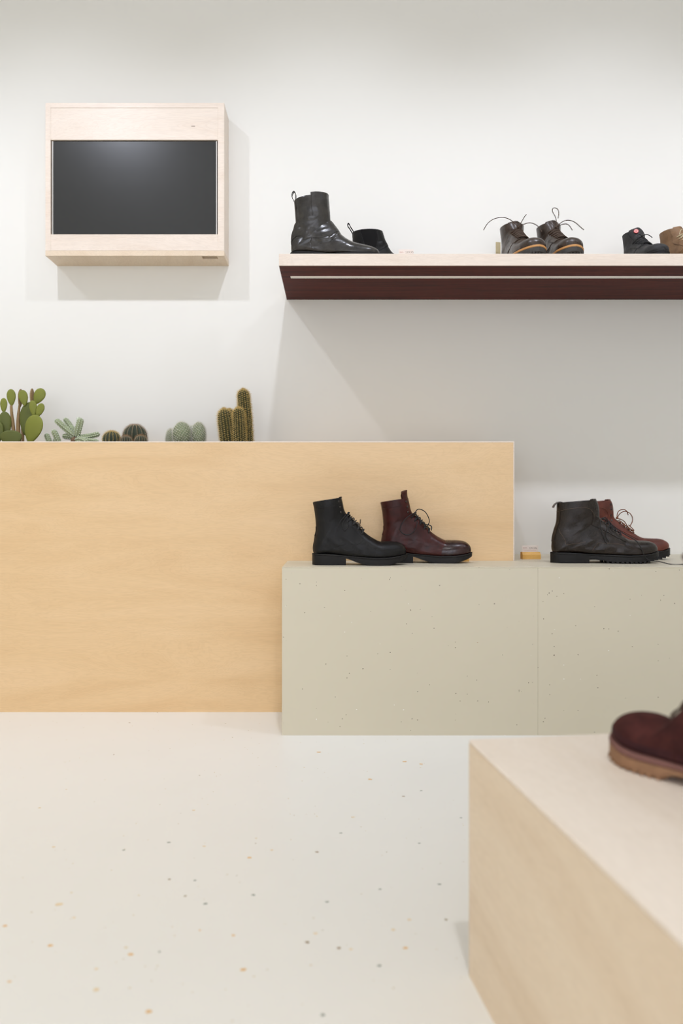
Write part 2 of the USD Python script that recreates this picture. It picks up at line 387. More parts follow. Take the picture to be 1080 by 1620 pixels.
# screen cabinet on the wall and the monitor in it
TF = 3.148
KX0, KX1, KZ0, KZ1 = -1.145, -0.4385, CAM_Z + 0.988, CAM_Z + 1.592
KC = np.array([(KX0 + KX1) / 2, (TF + WALL_Y) / 2, KZ0])
cab = thing('screen_cabinet', 'maple wall cabinet framing the dark screen, bright light put into its face colour', 'cabinet', KC)
t = 0.0195
OX0, OX1, OZ0, OZ1 = -1.1242, -0.4640, CAM_Z + 1.0728, CAM_Z + 1.4464
put('side_panel', box(KX0, OX0, TF, WALL_Y, KZ0 + t, KZ1, 0.0006), 'maple_pale', cab, KC, False)
put('side_panel', box(OX1, KX1, TF, WALL_Y, KZ0 + t, KZ1, 0.0006), 'maple_pale', cab, KC, False)
put('top_panel', box(OX0, OX1, TF, WALL_Y, KZ1 - t, KZ1, 0.0006), 'maple_pale', cab, KC, False)
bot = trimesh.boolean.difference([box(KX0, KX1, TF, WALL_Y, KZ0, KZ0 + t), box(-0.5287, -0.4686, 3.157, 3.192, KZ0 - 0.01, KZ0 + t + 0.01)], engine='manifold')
put('bottom_panel', bot, 'maple_block', cab, KC, False)  # underside shade put into the colour: same wood as the face, darker
put('fascia', box(OX0, OX1, TF + 0.0004, TF + 0.02, OZ1, KZ1 - t - 0.0006, 0.0006), 'maple_pale', cab, KC, False)
put('fascia', box(OX0, OX1, TF + 0.0004, TF + 0.02, KZ0 + t + 0.0004, OZ0, 0.0006), 'maple_pale', cab, KC, False)
tag(put('cable_slot', box(-0.5287, -0.4686, 3.157, 3.192, KZ0 + t, KZ0 + t + 0.004), 'slot_dark', cab, KC, False), 'brown lining of the small slot in the underside')
# a knot in the veneer of the upper fascia
kn = trimesh.creation.icosphere(subdivisions=2); kn.apply_scale((0.009, 0.0008, 0.0010)); kn.apply_translation((-0.561, TF + 0.0004, CAM_Z + 1.500))
tag(put('knot', kn, 'slot_dark', cab, KC), 'small brown knot in the upper fascia')
mon = thing('flat_screen', 'switched-off dark grey flat screen set into the maple wall cabinet', 'screen', ((OX0 + OX1) / 2, TF + 0.02, OZ0))
MC = np.array([(OX0 + OX1) / 2, TF + 0.02, OZ0])
put('casing', box(OX0, OX1, TF + 0.018, TF + 0.06, OZ0, OZ1), 'black_plastic', mon, MC, False)
tag(put('display', box(OX0 + 0.0085, OX1 - 0.0085, TF + 0.007, TF + 0.018, OZ0 + 0.003, OZ1 - 0.003, 0.0006), 'screen_glass', mon, MC, False), 'matte dark grey display')
tag(put('bezel_strip', box(OX0 + 0.0035, OX0 + 0.0083, TF + 0.006, TF + 0.018, OZ0 + 0.0005, OZ1 - 0.002, 0.0006), 'silver', mon, MC, False), 'thin silver edge strip')
tag(put('bezel_strip', box(OX1 - 0.0083, OX1 - 0.0035, TF + 0.006, TF + 0.018, OZ0 + 0.0005, OZ1 - 0.002, 0.0006), 'silver', mon, MC, False), 'thin silver edge strip')

# block in the foreground, turned a little against the wall
BKX, BKY, BKZ, BKA = 0.2134, 1.271, 0.377, 8.1
blk = thing('display_block', 'low maple veneer display block under the burgundy suede boot', 'block', (BKX, BKY, 0), BKA)
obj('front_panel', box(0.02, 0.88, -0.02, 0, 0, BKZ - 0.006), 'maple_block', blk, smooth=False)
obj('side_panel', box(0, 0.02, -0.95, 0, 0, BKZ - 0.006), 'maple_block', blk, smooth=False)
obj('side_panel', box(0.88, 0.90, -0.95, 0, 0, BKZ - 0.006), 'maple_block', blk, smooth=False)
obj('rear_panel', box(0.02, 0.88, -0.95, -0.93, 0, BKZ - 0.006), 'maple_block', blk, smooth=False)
obj('top_panel', box(0, 0.90, -0.95, 0, BKZ - 0.006, BKZ, 0.0012), 'maple_lit_top', blk, smooth=False)  # paler than the sides: light on the top is in its colour
# ------------------------------------------------------------------ footwear
leather('leather_black', srgb(24, 23, 22), srgb(14, 13, 13), rough=0.42, grain=0.2, spec=0.24)
leather('leather_black_soft', srgb(42, 41, 41), srgb(30, 29, 29), rough=0.6, grain=0.5)
leather('leather_black_shine', srgb(50, 46, 41), srgb(27, 25, 23), rough=0.29, grain=0.12, patch=0.5, coat=0.25)
leather('leather_burgundy', srgb(66, 24, 20), srgb(40, 14, 13), rough=0.38, grain=0.15, patch=0.2, spec=0.28)
leather('leather_burnished', srgb(48, 18, 16), srgb(26, 10, 10), rough=0.27, grain=0.1)
leather('leather_dark_brown', srgb(40, 31, 25), srgb(24, 19, 15), rough=0.33, spec=0.38, grain=0.45, patch=0.4)
leather('leather_red_brown', srgb(106, 48, 32), srgb(74, 32, 23), rough=0.5, grain=0.5)
leather('leather_brown', srgb(66, 50, 38), srgb(42, 31, 24), rough=0.36, grain=0.25, coat=0.15)
leather('leather_tan', srgb(146, 112, 78), srgb(118, 88, 60), rough=0.6, grain=0.4)
leather('suede_burgundy', srgb(78, 41, 38), srgb(52, 27, 27), rough=0.9, grain=0.3, spec=0.15, patch=0.3, scale=30)
leather('suede_dark', srgb(66, 36, 38), srgb(52, 30, 33), rough=0.9, grain=0.3, spec=0.15)
plain('lining_black', srgb(34, 32, 30), 0.8)
plain('lining_tan', srgb(128, 98, 72), 0.8)
plain('sole_black', srgb(22, 21, 21), 0.55, 0.3, bump=0.1)
plain('sole_dark_brown', srgb(48, 36, 30), 0.55)
plain('sole_grey', srgb(58, 54, 50), 0.6)
plain('welt_orange', srgb(196, 142, 84), 0.55)
plain('crepe', srgb(142, 106, 78), 0.75, noise=(60, 0.2), bump=0.3, bump_scale=300)
plain('midsole_plum', srgb(118, 80, 74), 0.75)
plain('lace_black', srgb(30, 29, 29), 0.7)
plain('lace_brown', srgb(70, 52, 38), 0.7)
plain('lace_rust', srgb(120, 70, 44), 0.7)
plain('lace_beige', srgb(186, 168, 134), 0.8)
plain('metal_dark', srgb(70, 66, 62), 0.35, metallic=0.8)
plain('elastic', srgb(22, 21, 21), 0.9, 0.2)
plain('thread_light', srgb(92, 76, 62), 0.7)
plain('badge_red', srgb(214, 60, 58), 0.5)
plain('badge_pale', srgb(240, 190, 182), 0.5)

#          F (front/top line)  B (back/under line)  half width, widest place, squareness of the underside
MODELS = {
 'dress': [(.316,.047,.316,.037,.006,.5,2),(.313,.058,.313,.035,.018,.6,3),(.303,.069,.304,.033,.030,.65,4),(.285,.0765,.287,.030,.039,.7,5),(.26,.0785,.262,.026,.046,.72,5),
           (.232,.0785,.235,.024,.049,.74,5),(.205,.090,.205,.024,.0485,.74,5),(.18,.107,.165,.027,.0445,.72,5),(.158,.128,.115,.031,.041,.66,4.5),(.137,.153,.06,.036,.038,.62,3.6),
           (.122,.166,.008,.036,.036,.58,3.2),(.112,.175,.001,.056,.0345,.5,2.2),(.107,.186,.006,.09,.034,.45,2),(.104,.198,.012,.12,.036,.45,2),(.101,.212,.009,.165,.040,.48,2),(.098,.226,.001,.211,.042,.5,2)],
 'work':  [(.368,.052,.368,.044,.006,.5,2),(.364,.062,.364,.041,.020,.6,3),(.352,.071,.353,.037,.033,.65,4),(.333,.0765,.334,.032,.043,.7,5),(.31,.0775,.31,.029,.050,.72,5),
           (.28,.079,.28,.027,.0535,.74,5),(.248,.092,.245,.027,.053,.74,5),(.215,.117,.195,.029,.048,.72,5),(.188,.140,.135,.032,.044,.66,4.5),(.171,.154,.07,.035,.041,.62,3.6),
           (.167,.163,.009,.035,.039,.58,3.2),(.1665,.172,.001,.056,.0375,.5,2.2),(.166,.182,.003,.085,.037,.47,2),(.165,.193,.010,.115,.039,.47,2),(.162,.207,.0195,.15,.043,.48,2),(.156,.219,.0215,.208,.045,.5,2)],
 'pointed':[(.322,.026,.322,.018,.004,.5,2),(.318,.033,.318,.016,.012,.6,3),(.305,.041,.305,.014,.024,.65,4),(.283,.048,.283,.012,.036,.7,5),(.255,.054,.255,.010,.044,.72,5),
           (.23,.061,.23,.010,.047,.74,5),(.205,.075,.2,.012,.0455,.74,5),(.185,.092,.15,.016,.042,.72,5),(.168,.112,.10,.022,.039,.66,4.5),(.154,.128,.05,.026,.037,.62,3.6),
           (.147,.138,.006,.0265,.036,.58,3.2),(.1445,.148,.002,.05,.036,.5,2.2),(.144,.16,.007,.09,.038,.47,2),(.143,.175,.019,.13,.042,.47,2),(.141,.20,.0165,.17,.046,.48,2),(.1385,.226,.0128,.216,.047,.5,2)],
 'chelsea':[(.308,.04,.308,.03,.005,.5,2),(.303,.05,.303,.028,.018,.6,3),(.29,.059,.29,.025,.030,.65,4),(.27,.063,.27,.022,.040,.7,5),(.245,.064,.245,.02,.0455,.72,5),
           (.218,.068,.215,.02,.047,.74,5),(.19,.076,.18,.022,.044,.74,5),(.168,.086,.13,.025,.040,.72,5),(.157,.097,.085,.028,.038,.66,4.5),(.150,.108,.045,.03,.0365,.62,3.6),
           (.1455,.116,.006,.030,.0355,.58,3.2),(.141,.125,.001,.05,.035,.5,2.2),(.136,.134,.003,.075,.035,.47,2),(.132,.143,.008,.1,.0365,.47,2),(.128,.156,.009,.13,.039,.48,2),(.123,.1717,.007,.169,.041,.5,2)],
 'hiker': [(.284,.048,.284,.037,.006,.5,2),(.281,.058,.281,.035,.020,.6,3),(.272,.067,.272,.033,.034,.65,4),(.255,.073,.255,.031,.044,.7,5),(.232,.0755,.232,.030,.050,.72,5),
           (.205,.080,.205,.031,.051,.74,5),(.18,.093,.175,.033,.048,.74,5),(.16,.107,.135,.036,.044,.72,5),(.143,.121,.095,.037,.041,.66,4.5),(.13,.133,.05,.038,.038,.62,3.6),
           (.121,.142,.007,.038,.037,.58,3.2),(.115,.149,.002,.06,.036,.5,2.2),(.111,.156,.003,.085,.036,.47,2),(.108,.163,.008,.11,.038,.47,2),(.105,.172,.008,.14,.041,.48,2),(.102,.18,.004,.175,.043,.5,2)],
 'tall':  [(.300,.052,.300,.042,.007,.5,2),(.2965,.064,.297,.04,.022,.6,3),(.287,.074,.287,.037,.036,.65,4),(.27,.0805,.27,.035,.046,.7,5),(.248,.083,.248,.032,.052,.72,5),(.222,.079,.222,.03,.053,.74,5),
           (.206,.0765,.205,.03,.0515,.74,5),(.19,.088,.18,.03,.049,.74,5),(.168,.112,.14,.031,.045,.72,5),(.148,.137,.1,.033,.042,.66,4.5),(.133,.157,.05,.034,.040,.62,3.6),
           (.124,.17,.008,.034,.0395,.58,3.2),(.12,.185,.002,.06,.039,.5,2.2),(.119,.215,.004,.11,.040,.47,2),(.120,.25,.010,.17,.043,.47,2),(.134,.29,.008,.235,.047,.48,2),(.166,.336,.002,.33,.050,.5,2)],
}
# half width of the sole from heel to toe
SOLE_U = [0, .015, .04, .1, .2, .33, .45, .6, .7, .78, .86, .93, .97, .99, 1]
SOLE_W = [.0, .0145, .0225, .0295, .0325, .031, .0345, .044, .0485, .048, .0425, .033, .0225, .0125, 0]

class Shoe:
    """an upper lofted over fanned sections from toe to collar; t runs toe -> collar, theta round a section: 0 on top / in front, +-pi below / behind"""
    NT, NA = 96, 56

    def __init__(self, name, label, cat, model, loc, heading, parent_group=None, mirror=1, wrinkle=0.0, seed=1, wide=1.0, bend=0.0):
        st = np.array(MODELS[model], float)
        st[:, 4] *= wide
        n = len(st)
        self.knots = np.linspace(0, 1, n)
        self.P = [PchipInterpolator(self.knots, st[:, k]) for k in range(7)]
        self.st, self.L, self.mirror = st, st[0, 0], mirror
        self.wrinkle, self.seed, self.bend = wrinkle, seed, bend
        self.root = thing(name, label, cat, loc, heading, parent_group)
        self.cy = PchipInterpolator([-.1, 0, .35, .6, .85, 1.2], [0, 0, .0015, -.002, .004, .010])
        tt, aa = np.meshgrid(np.linspace(0.0, 1, 220), np.linspace(0.0, np.pi, 140), indexing='ij')
        self._tt, self._aa, self._S = tt, aa, self.S(tt, aa)

    def S(self, t, a):
        fx, fz, bx, bz, w, m, nb = (p(np.clip(t, 0, 1)) for p in self.P)
        c, s = np.cos(a), np.abs(np.sin(a))
        under = c < 0
        e = np.where(under, nb, 2.1)
        cc, ss = np.abs(c) ** (2 / e), s ** (2 / e)
        f = np.where(under, m + (1 - m) * cc, m - m * cc)
        y = -np.sign(np.sin(a)) * w * ss
        p = np.stack([fx + (bx - fx) * f, y + 0 * f, fz + (bz - fz) * f], -1)
        if self.wrinkle:
            k = self.wrinkle * np.exp(-((t - 0.62) / 0.22) ** 2) * (meshkit.fbm(p * np.array([38, 30, 46.0]) + self.seed * 3.1, 3) - 0.5)
            p[..., 1] *= 1 + k * 5
            p[..., 0] += k * 0.03 * np.cos(a); p[..., 2] += k * 0.02
        p[..., 1] += self.mirror * self.cy(p[..., 0] / self.L) * np.clip(1.6 - t * 2, 0, 1)
        p[..., 2] += 0.3 * np.maximum(np.asarray(t) - 1, 0)
        if self.bend:   # collar leaning sideways
            p[..., 1] += self.bend * np.clip(p[..., 2] - 0.1, 0, 1)
        return p

    def N(self, t, a, h=2e-3):
        t = np.clip(t, 0, 1); t0, t1 = np.clip(t - h, 0, 1), np.clip(t + h, 0, 1)
        du, dv = self.S(t1, a) - self.S(t0, a), self.S(t, a + h) - self.S(t, a - h)
        n = np.cross(du, dv)
        n /= np.maximum(np.linalg.norm(n, axis=-1, keepdims=True), 1e-12)
        return n

    def locate(self, x, z):
        """(t, theta) of the point seen at (x, z) from the side"""
        d = (self._S[..., 0] - x) ** 2 + (self._S[..., 2] - z) ** 2
        k = np.unravel_index(np.argmin(d), d.shape)
        return self._tt[k], self._aa[k]

    def near(self, x, z, off=0.003, side=1):
        t, a = self.locate(x, z)
        a = a * side
        return self.S(np.array(t), np.array(a)) + off * self.N(np.array(t), np.array(a))

    def on(self, t, a, off=0.0):
        t, a = np.asarray(t, float), np.asarray(a, float)
        return self.S(t, a) + off * self.N(t, a)

    def upper(self, mat, lining, thick=0.0035):
        nt, na = self.NT, self.NA
        t = np.linspace(0, 1, nt) ** 1.0
        a = np.linspace(-np.pi, np.pi, na, endpoint=False)
        T, A = np.meshgrid(t, a, indexing='ij')
        out = self.S(T, A)
        top = out[-1]
        cen = top.mean(0)
        rim = top + (cen - top) * (thick / 2 / np.maximum(np.linalg.norm(top - cen, axis=1, keepdims=True), 1e-6)) + (0, 0, thick * 0.5)
        inn = top + (cen - top) * (thick / np.maximum(np.linalg.norm(top - cen, axis=1, keepdims=True), 1e-6))
        V = np.vstack([out.reshape(-1, 3), rim, inn, out[0].mean(0)[None]])
        f = grid_faces(nt + 2, na, closed=True)
        tip = len(V) - 1
        f += [(tip, j, (j + 1) % na) for j in range(na)]
        m = trimesh.Trimesh(V, f, process=False)
        trimesh.repair.fix_normals(m, multibody=False)
        self.part('upper', m, mat, smooth=50)
        depth = np.linspace(0, 1, 8)
        rings = []
        for d in depth:
            r = self.S(np.full(na, 1 - 0.26 * d), a)
            c = r.mean(0)
            k = thick / np.maximum(np.linalg.norm(r - c, axis=1, keepdims=True), 1e-6)
            rings.append(r + (c - r) * (k + 0.001 + 0.12 * d))
        V = np.vstack(rings + [rings[-1].mean(0)[None]])
        f = grid_faces(len(depth), na, closed=True)
        e = (len(depth) - 1) * na
        f += [(e + j, e + (j + 1) % na, len(V) - 1) for j in range(na)]
        self.part('lining', trimesh.Trimesh(V, f, process=False), lining, smooth=True)

    def part(self, name, m, mat, parent=None, smooth=35):
        if self.mirror_all:
            m = m.copy(); m.vertices[:, 1] *= -1; m.invert()
        return obj(name, m, mat, parent or self.root, smooth)
    mirror_all = False

    def panel(self, lo, hi, thick=0.0014, n=(26, 30), lift=-0.0004, side=1):
        """overlay between two lines of (t, theta) points (same sense), on one side"""
        def line(pts, k):
            pts = np.array(pts, float)
            if len(pts) == 2:
                return pts[0] + (pts[1] - pts[0]) * np.linspace(0, 1, k)[:, None]
            d = np.linspace(0, 1, len(pts))
            return PchipInterpolator(d, pts)(np.linspace(0, 1, k))
        A, B = line(lo, n[1]), line(hi, n[1])
        u = np.linspace(0, 1, n[0])[:, None, None]
        G = A[None] * (1 - u) + B[None] * u
        T, a = G[..., 0], G[..., 1] * side
        P, N = self.S(T, a), self.N(T, a)
        return shell(P, thick, lift, N)

    def seam(self, pts, r=0.0006, off=0.0008, side=1, n=40):
        """a raised thread along (x, z) points of the side view"""
        q = np.array([self.locate(x, z) for x, z in pts])
        d = np.linspace(0, 1, len(q))
        g = PchipInterpolator(d, q)(np.linspace(0, 1, n))
        return tube(self.on(g[:, 0], g[:, 1] * side, off), r, 5, n)

    def sole(self, zt, zb, x0, x1, extra, wscale, n=60, chamfer=0.0015, x_from=None, x_to=None, tuck=0.0):
        """a slab under the foot: zt, zb functions of x; extra: how far it stands out beyond the foot outline"""
        xa, xb = (x0 if x_from is None else x_from), (x1 if x_to is None else x_to)
        u = (1 - np.cos(np.linspace(0, np.pi, n))) / 2
        xs = xa + (xb - xa) * u
        W = PchipInterpolator(SOLE_U, SOLE_W)
        uu = np.clip((xs - x0) / (x1 - x0), 0.0004, 0.9996)
        hw = W(uu) * wscale * (1 + extra / 0.04)
        cy = self.mirror * self.cy(xs / self.L)
        rings = []
        for x, h, c in zip(xs, hw, cy):
            a, b = float(zt(x)), float(zb(x))
            k = min(chamfer, 0.4 * (a - b), 0.4 * h)
            hb = h - min(tuck, 0.3 * h)
            rings.append([(x, c - h + k, a), (x, c + h - k, a), (x, c + h, a - k), (x, c + hb, b + k), (x, c + hb - k, b), (x, c - hb + k, b), (x, c - hb, b + k), (x, c - h, a - k)])
        V = np.array(rings).reshape(-1, 3)
        f = grid_faces(n, 8, closed=True)
        e = (n - 1) * 8
        f += [(0, j + 1, j) for j in range(1, 7)] + [(e, e + j, e + j + 1) for j in range(1, 7)]
        m = trimesh.Trimesh(V, f, process=False)
        if m.volume < 0:
            m.invert()
        return m

    def lugs(self, zb, z0, xs, x0, x1, wscale, extra, size=(0.009, 0.016)):
        W = PchipInterpolator(SOLE_U, SOLE_W)
        ms = []
        for x in xs:
            h = float(W(np.clip((x - x0) / (x1 - x0), 0, 1))) * wscale * (1 + extra / 0.04)
            if h < 0.012:
                continue
            c = float(self.mirror * self.cy(x / self.L))
            for s in (-1, 1):
                y0, y1 = sorted((c + s * (h - 0.0006), c + s * max(h - size[1], 0.002)))
                ms.append(box(x - size[0] / 2, x + size[0] / 2, y0, y1, float(z0(x)), float(zb(x)) + 0.001, 0.0008))
        # toe bars
        for yy in np.linspace(-0.022, 0.022, 5):
            x = x1 - 0.006 - 6.0 * yy * yy
            ms.append(box(x - 0.012, x + 0.001, yy - 0.0035, yy + 0.0035, float(z0(x)), float(zb(x)) + 0.001, 0.0006))
        return cat_mesh(*ms)

    def eyelets(self, pts, r=0.0032, mat='metal_dark', hook=False):
        for t, a in pts:
            for s in (1, -1):
                t_, a_ = np.array(t), np.array(a * s)
                p, n = self.S(t_, a_), self.N(t_, a_)
                ring = trimesh.creation.torus(r * 0.68, r * 0.36, major_sections=12, minor_sections=6) if not hook else trimesh.creation.icosphere(subdivisions=1, radius=r)
                if hook:
                    ring.apply_scale((1, 1, 0.55))
                ring.apply_transform(trimesh.geometry.align_vectors((0, 0, 1), n))
                ring.apply_translation(p + n * (0.0016 if not hook else 0.0028))
                self.part('eyelet' if not hook else 'lace_hook', ring, mat)

    def lacing(self, pts, r=0.0016, lift=0.0042):
        """straight bars and crossings between eyelets given as (t, theta)"""
        ms = []
        for i, (t, a) in enumerate(pts):
            aa = np.linspace(-a, a, 9)
            bow = lift + 0.002 * np.cos(aa / max(a, 1e-3) * np.pi / 2)
            P = self.S(np.full(9, t), aa) + self.N(np.full(9, t), aa) * bow[:, None]
            ms.append(tube(P, r, 6, 16))
            if i + 1 < len(pts):
                t2, a2 = pts[i + 1]
                for s in (1, -1):
                    k = np.linspace(0, 1, 9)
                    tt, aa = t + (t2 - t) * k, s * (a + (-a2 - a) * k)
                    P = self.S(tt, aa) + self.N(tt, aa) * (lift - 0.001 + 0.0022 * np.sin(k * np.pi))[:, None]
                    ms.append(tube(P, r, 6, 16))
        return ms

    def tongue(self, t0, rise, half, mat, lean=(0, 0), off=-0.003, thick=0.004, top_round=0.5, n=26):
        """the tongue: under the facings from t0 on, free above the collar for `rise` metres"""
        k = np.linspace(0, 1, n)
        base = np.linspace(t0, 1, n)
        v = np.linspace(-1, 1, 15)
        rows = []
        for t in base:
            a = v * half
            rows.append(self.S(np.full(15, t), a) + self.N(np.full(15, t), a) * off)
        d = rows[-1] - rows[-4]
        d = d.mean(0); d = d / np.linalg.norm(d)
        side = rows[-1]
        m = 12
        for j in range(1, m + 1):
            u = j / m
            w = np.sqrt(max(1 - (max(0, u - (1 - top_round)) / top_round) ** 2 * 0.93, 0.02))
            c = side.mean(0)
            q = c + (side - c) * np.array([1, w, 1])
            q = q + d * rise * u + np.array([lean[0], lean[1], 0]) * u * u
            # rounded top: corners lower than the middle
            q[:, 2] -= (v ** 2) * rise * 0.12 * u
            rows.append(q)
        self.tongue_grid = np.array(rows)
        return self.part('tongue', shell(np.array(rows), thick, -thick / 2), mat, smooth=50)

def curve(xs, zs):
    return PchipInterpolator(xs, zs)

def knot_at(p, r=0.0042):
    m = trimesh.creation.icosphere(subdivisions=2, radius=r); m.apply_scale((1, 1.3, 0.9)); m.apply_translation(p)
    return m

def lace_boot_dress(name, label, loc, heading, mats, tongue_rise, loops, group=None, seed=1, mirror=1):
    s = Shoe(name, label, 'boot', 'dress', loc, heading, group, mirror=mirror, wrinkle=0.05, seed=seed)
    up, cap, lace, lining = mats
    s.upper(up, lining)
    zt = curve([-.02, .0, .10, .16, .22, .27, .33], [.0395, .0395, .034, .029, .0255, .0285, .041])
    zm = lambda x: zt(x) - 0.0055
    zb = curve([-.02, .09, .115, .15, .19, .25, .30, .33], [.027, .026, .022, .0095, .0, .001, .0145, .030])
    s.part('welt', s.sole(zt, zm, -.002, .3215, .003, 1.0, chamfer=.0012), 'sole_black')
    out = s.part('outsole', s.sole(zm, lambda x: min(zb(x), zm(x) - 0.004), -.0015, .3208, .002, 1.0, chamfer=.001), 'sole_black')
    z0 = lambda x: 0.0
    s.part('heel', s.sole(lambda x: .029, z0, -.0015, .321, .002, 1.0, x_from=-.0015, x_to=.112, chamfer=.001, tuck=.002), 'sole_black')
    # quarters with the curved seam, facing edges and toe cap
    lo = [s.locate(*q) for q in ((.004, .046), (.03, .043), (.065, .054), (.10, .067), (.14, .070), (.166, .080), (.178, .100))]
    lo[0] = (lo[0][0], np.pi)
    hi = [(1.0, a) for a in np.linspace(np.pi, 0.62, 7)]
    lo[-1] = (lo[-1][0], 0.42)
    for sd in (1, -1):
        s.part('quarter', s.panel(lo, hi, 0.0016, side=sd), up)
    tc = s.P
    ang = np.linspace(-np.pi * 0.62, np.pi * 0.62, 25)
    lo2 = [(0.02, a) for a in ang]
    hi2 = [(np.interp(abs(a), [0, 1.4, 2.2], [s.locate(.236, .0785)[0], s.locate(.212, .05)[0], s.locate(.205, .035)[0]]), a) for a in ang]
    s.part('toe_cap', s.panel(lo2, hi2, 0.0012, n=(22, 40)), cap)
    # heel tab
    ang = np.linspace(np.pi - 0.28, np.pi + 0.28, 9)
    s.part('heel_tab', s.panel([(s.locate(.0, .098)[0], a) for a in ang], [(s.locate(.0, .128)[0], a) for a in ang], 0.003, n=(8, 9)), up)
    s.part('collar_seam', cat_mesh(*[s.seam([(.006, .19), (.04, .196), (.075, .20)], .0007, .0018, sd) for sd in (1, -1)]), up)
    # collar binding
    s.tongue(s.locate(.17, .115)[0], tongue_rise, 0.95 if tongue_rise > .02 else 0.6, up, lean=(.004, 0), top_round=0.6)
    hooks = [(s.locate(*q)[0], 0.78) for q in ((.092, .176), (.090, .195), (.088, .214))]
    s.eyelets(hooks, 0.0040, 'metal_dark', hook=True)
    rows = [(s.locate(*q)[0], 0.62) for q in ((.170, .115), (.156, .130), (.142, .146), (.130, .160), (.118, .171))]
    s.eyelets(rows, 0.0030)
    ms = s.lacing(rows, 0.0018, 0.0038)
    kp = s.on(rows[-1][0], 0.25, 0.012)
    ms.append(knot_at(kp))
    for lp in loops:
        P = [kp]
        for q in lp:
            if len(q) == 4:
                P.append(s.near(q[0], q[1], q[2], q[3]))
            else:
                P.append(np.array(q))
        ms.append(tube(P, 0.0016, 6, 8 * len(P)))
    s.part('laces', cat_mesh(*ms), lace, smooth=True)
    return s

PLZ = PT
pA = at(494.5, 890, 2.70)
lace_boot_dress('lace_up_boot', 'black leather lace-up boot at the left end of the terrazzo plinth', (pA[0], 2.70, PLZ), 0,
                ('leather_black', 'leather_black', 'lace_black', 'lining_black'), 0.004,
                [[(.112, .158, .008, 1), (.098, .135, .007, 1), (.108, .118, .004, 1), (.122, .135, .008, 1)], [(.130, .148, .012, -1), (.150, .128, .012, -1), (.148, .14, .02, -1)],
                 [(.095, .150, .005, 1), (.083, .128, .003, 1), (.080, .112, .002, 1)]], seed=2)
pB = at(601.5, 890, 2.805)
lace_boot_dress('lace_up_boot', 'burgundy leather lace-up boot with raised tongue and a big loop of black lace', (pB[0], 2.805, PLZ), -1,
                ('leather_burgundy', 'leather_burnished', 'lace_black', 'lining_black'), 0.030,
                [[(.105, .170, .010, 1), (.070, .135, .012, 1), (.066, .118, .008, 1), (.09, .098, .004, 1), (.112, .105, .008, 1), (.126, .140, .012, 1)],
                 [(.128, -.018, .186), (.148, -.010, .184), (.166, .004, .166), (.172, .010, .140), (.165, .012, .128)],
                 [(.150, .128, .012, 1), (.168, .116, .016, 1), (.172, .108, .008, 1)]], seed=5, mirror=-1)

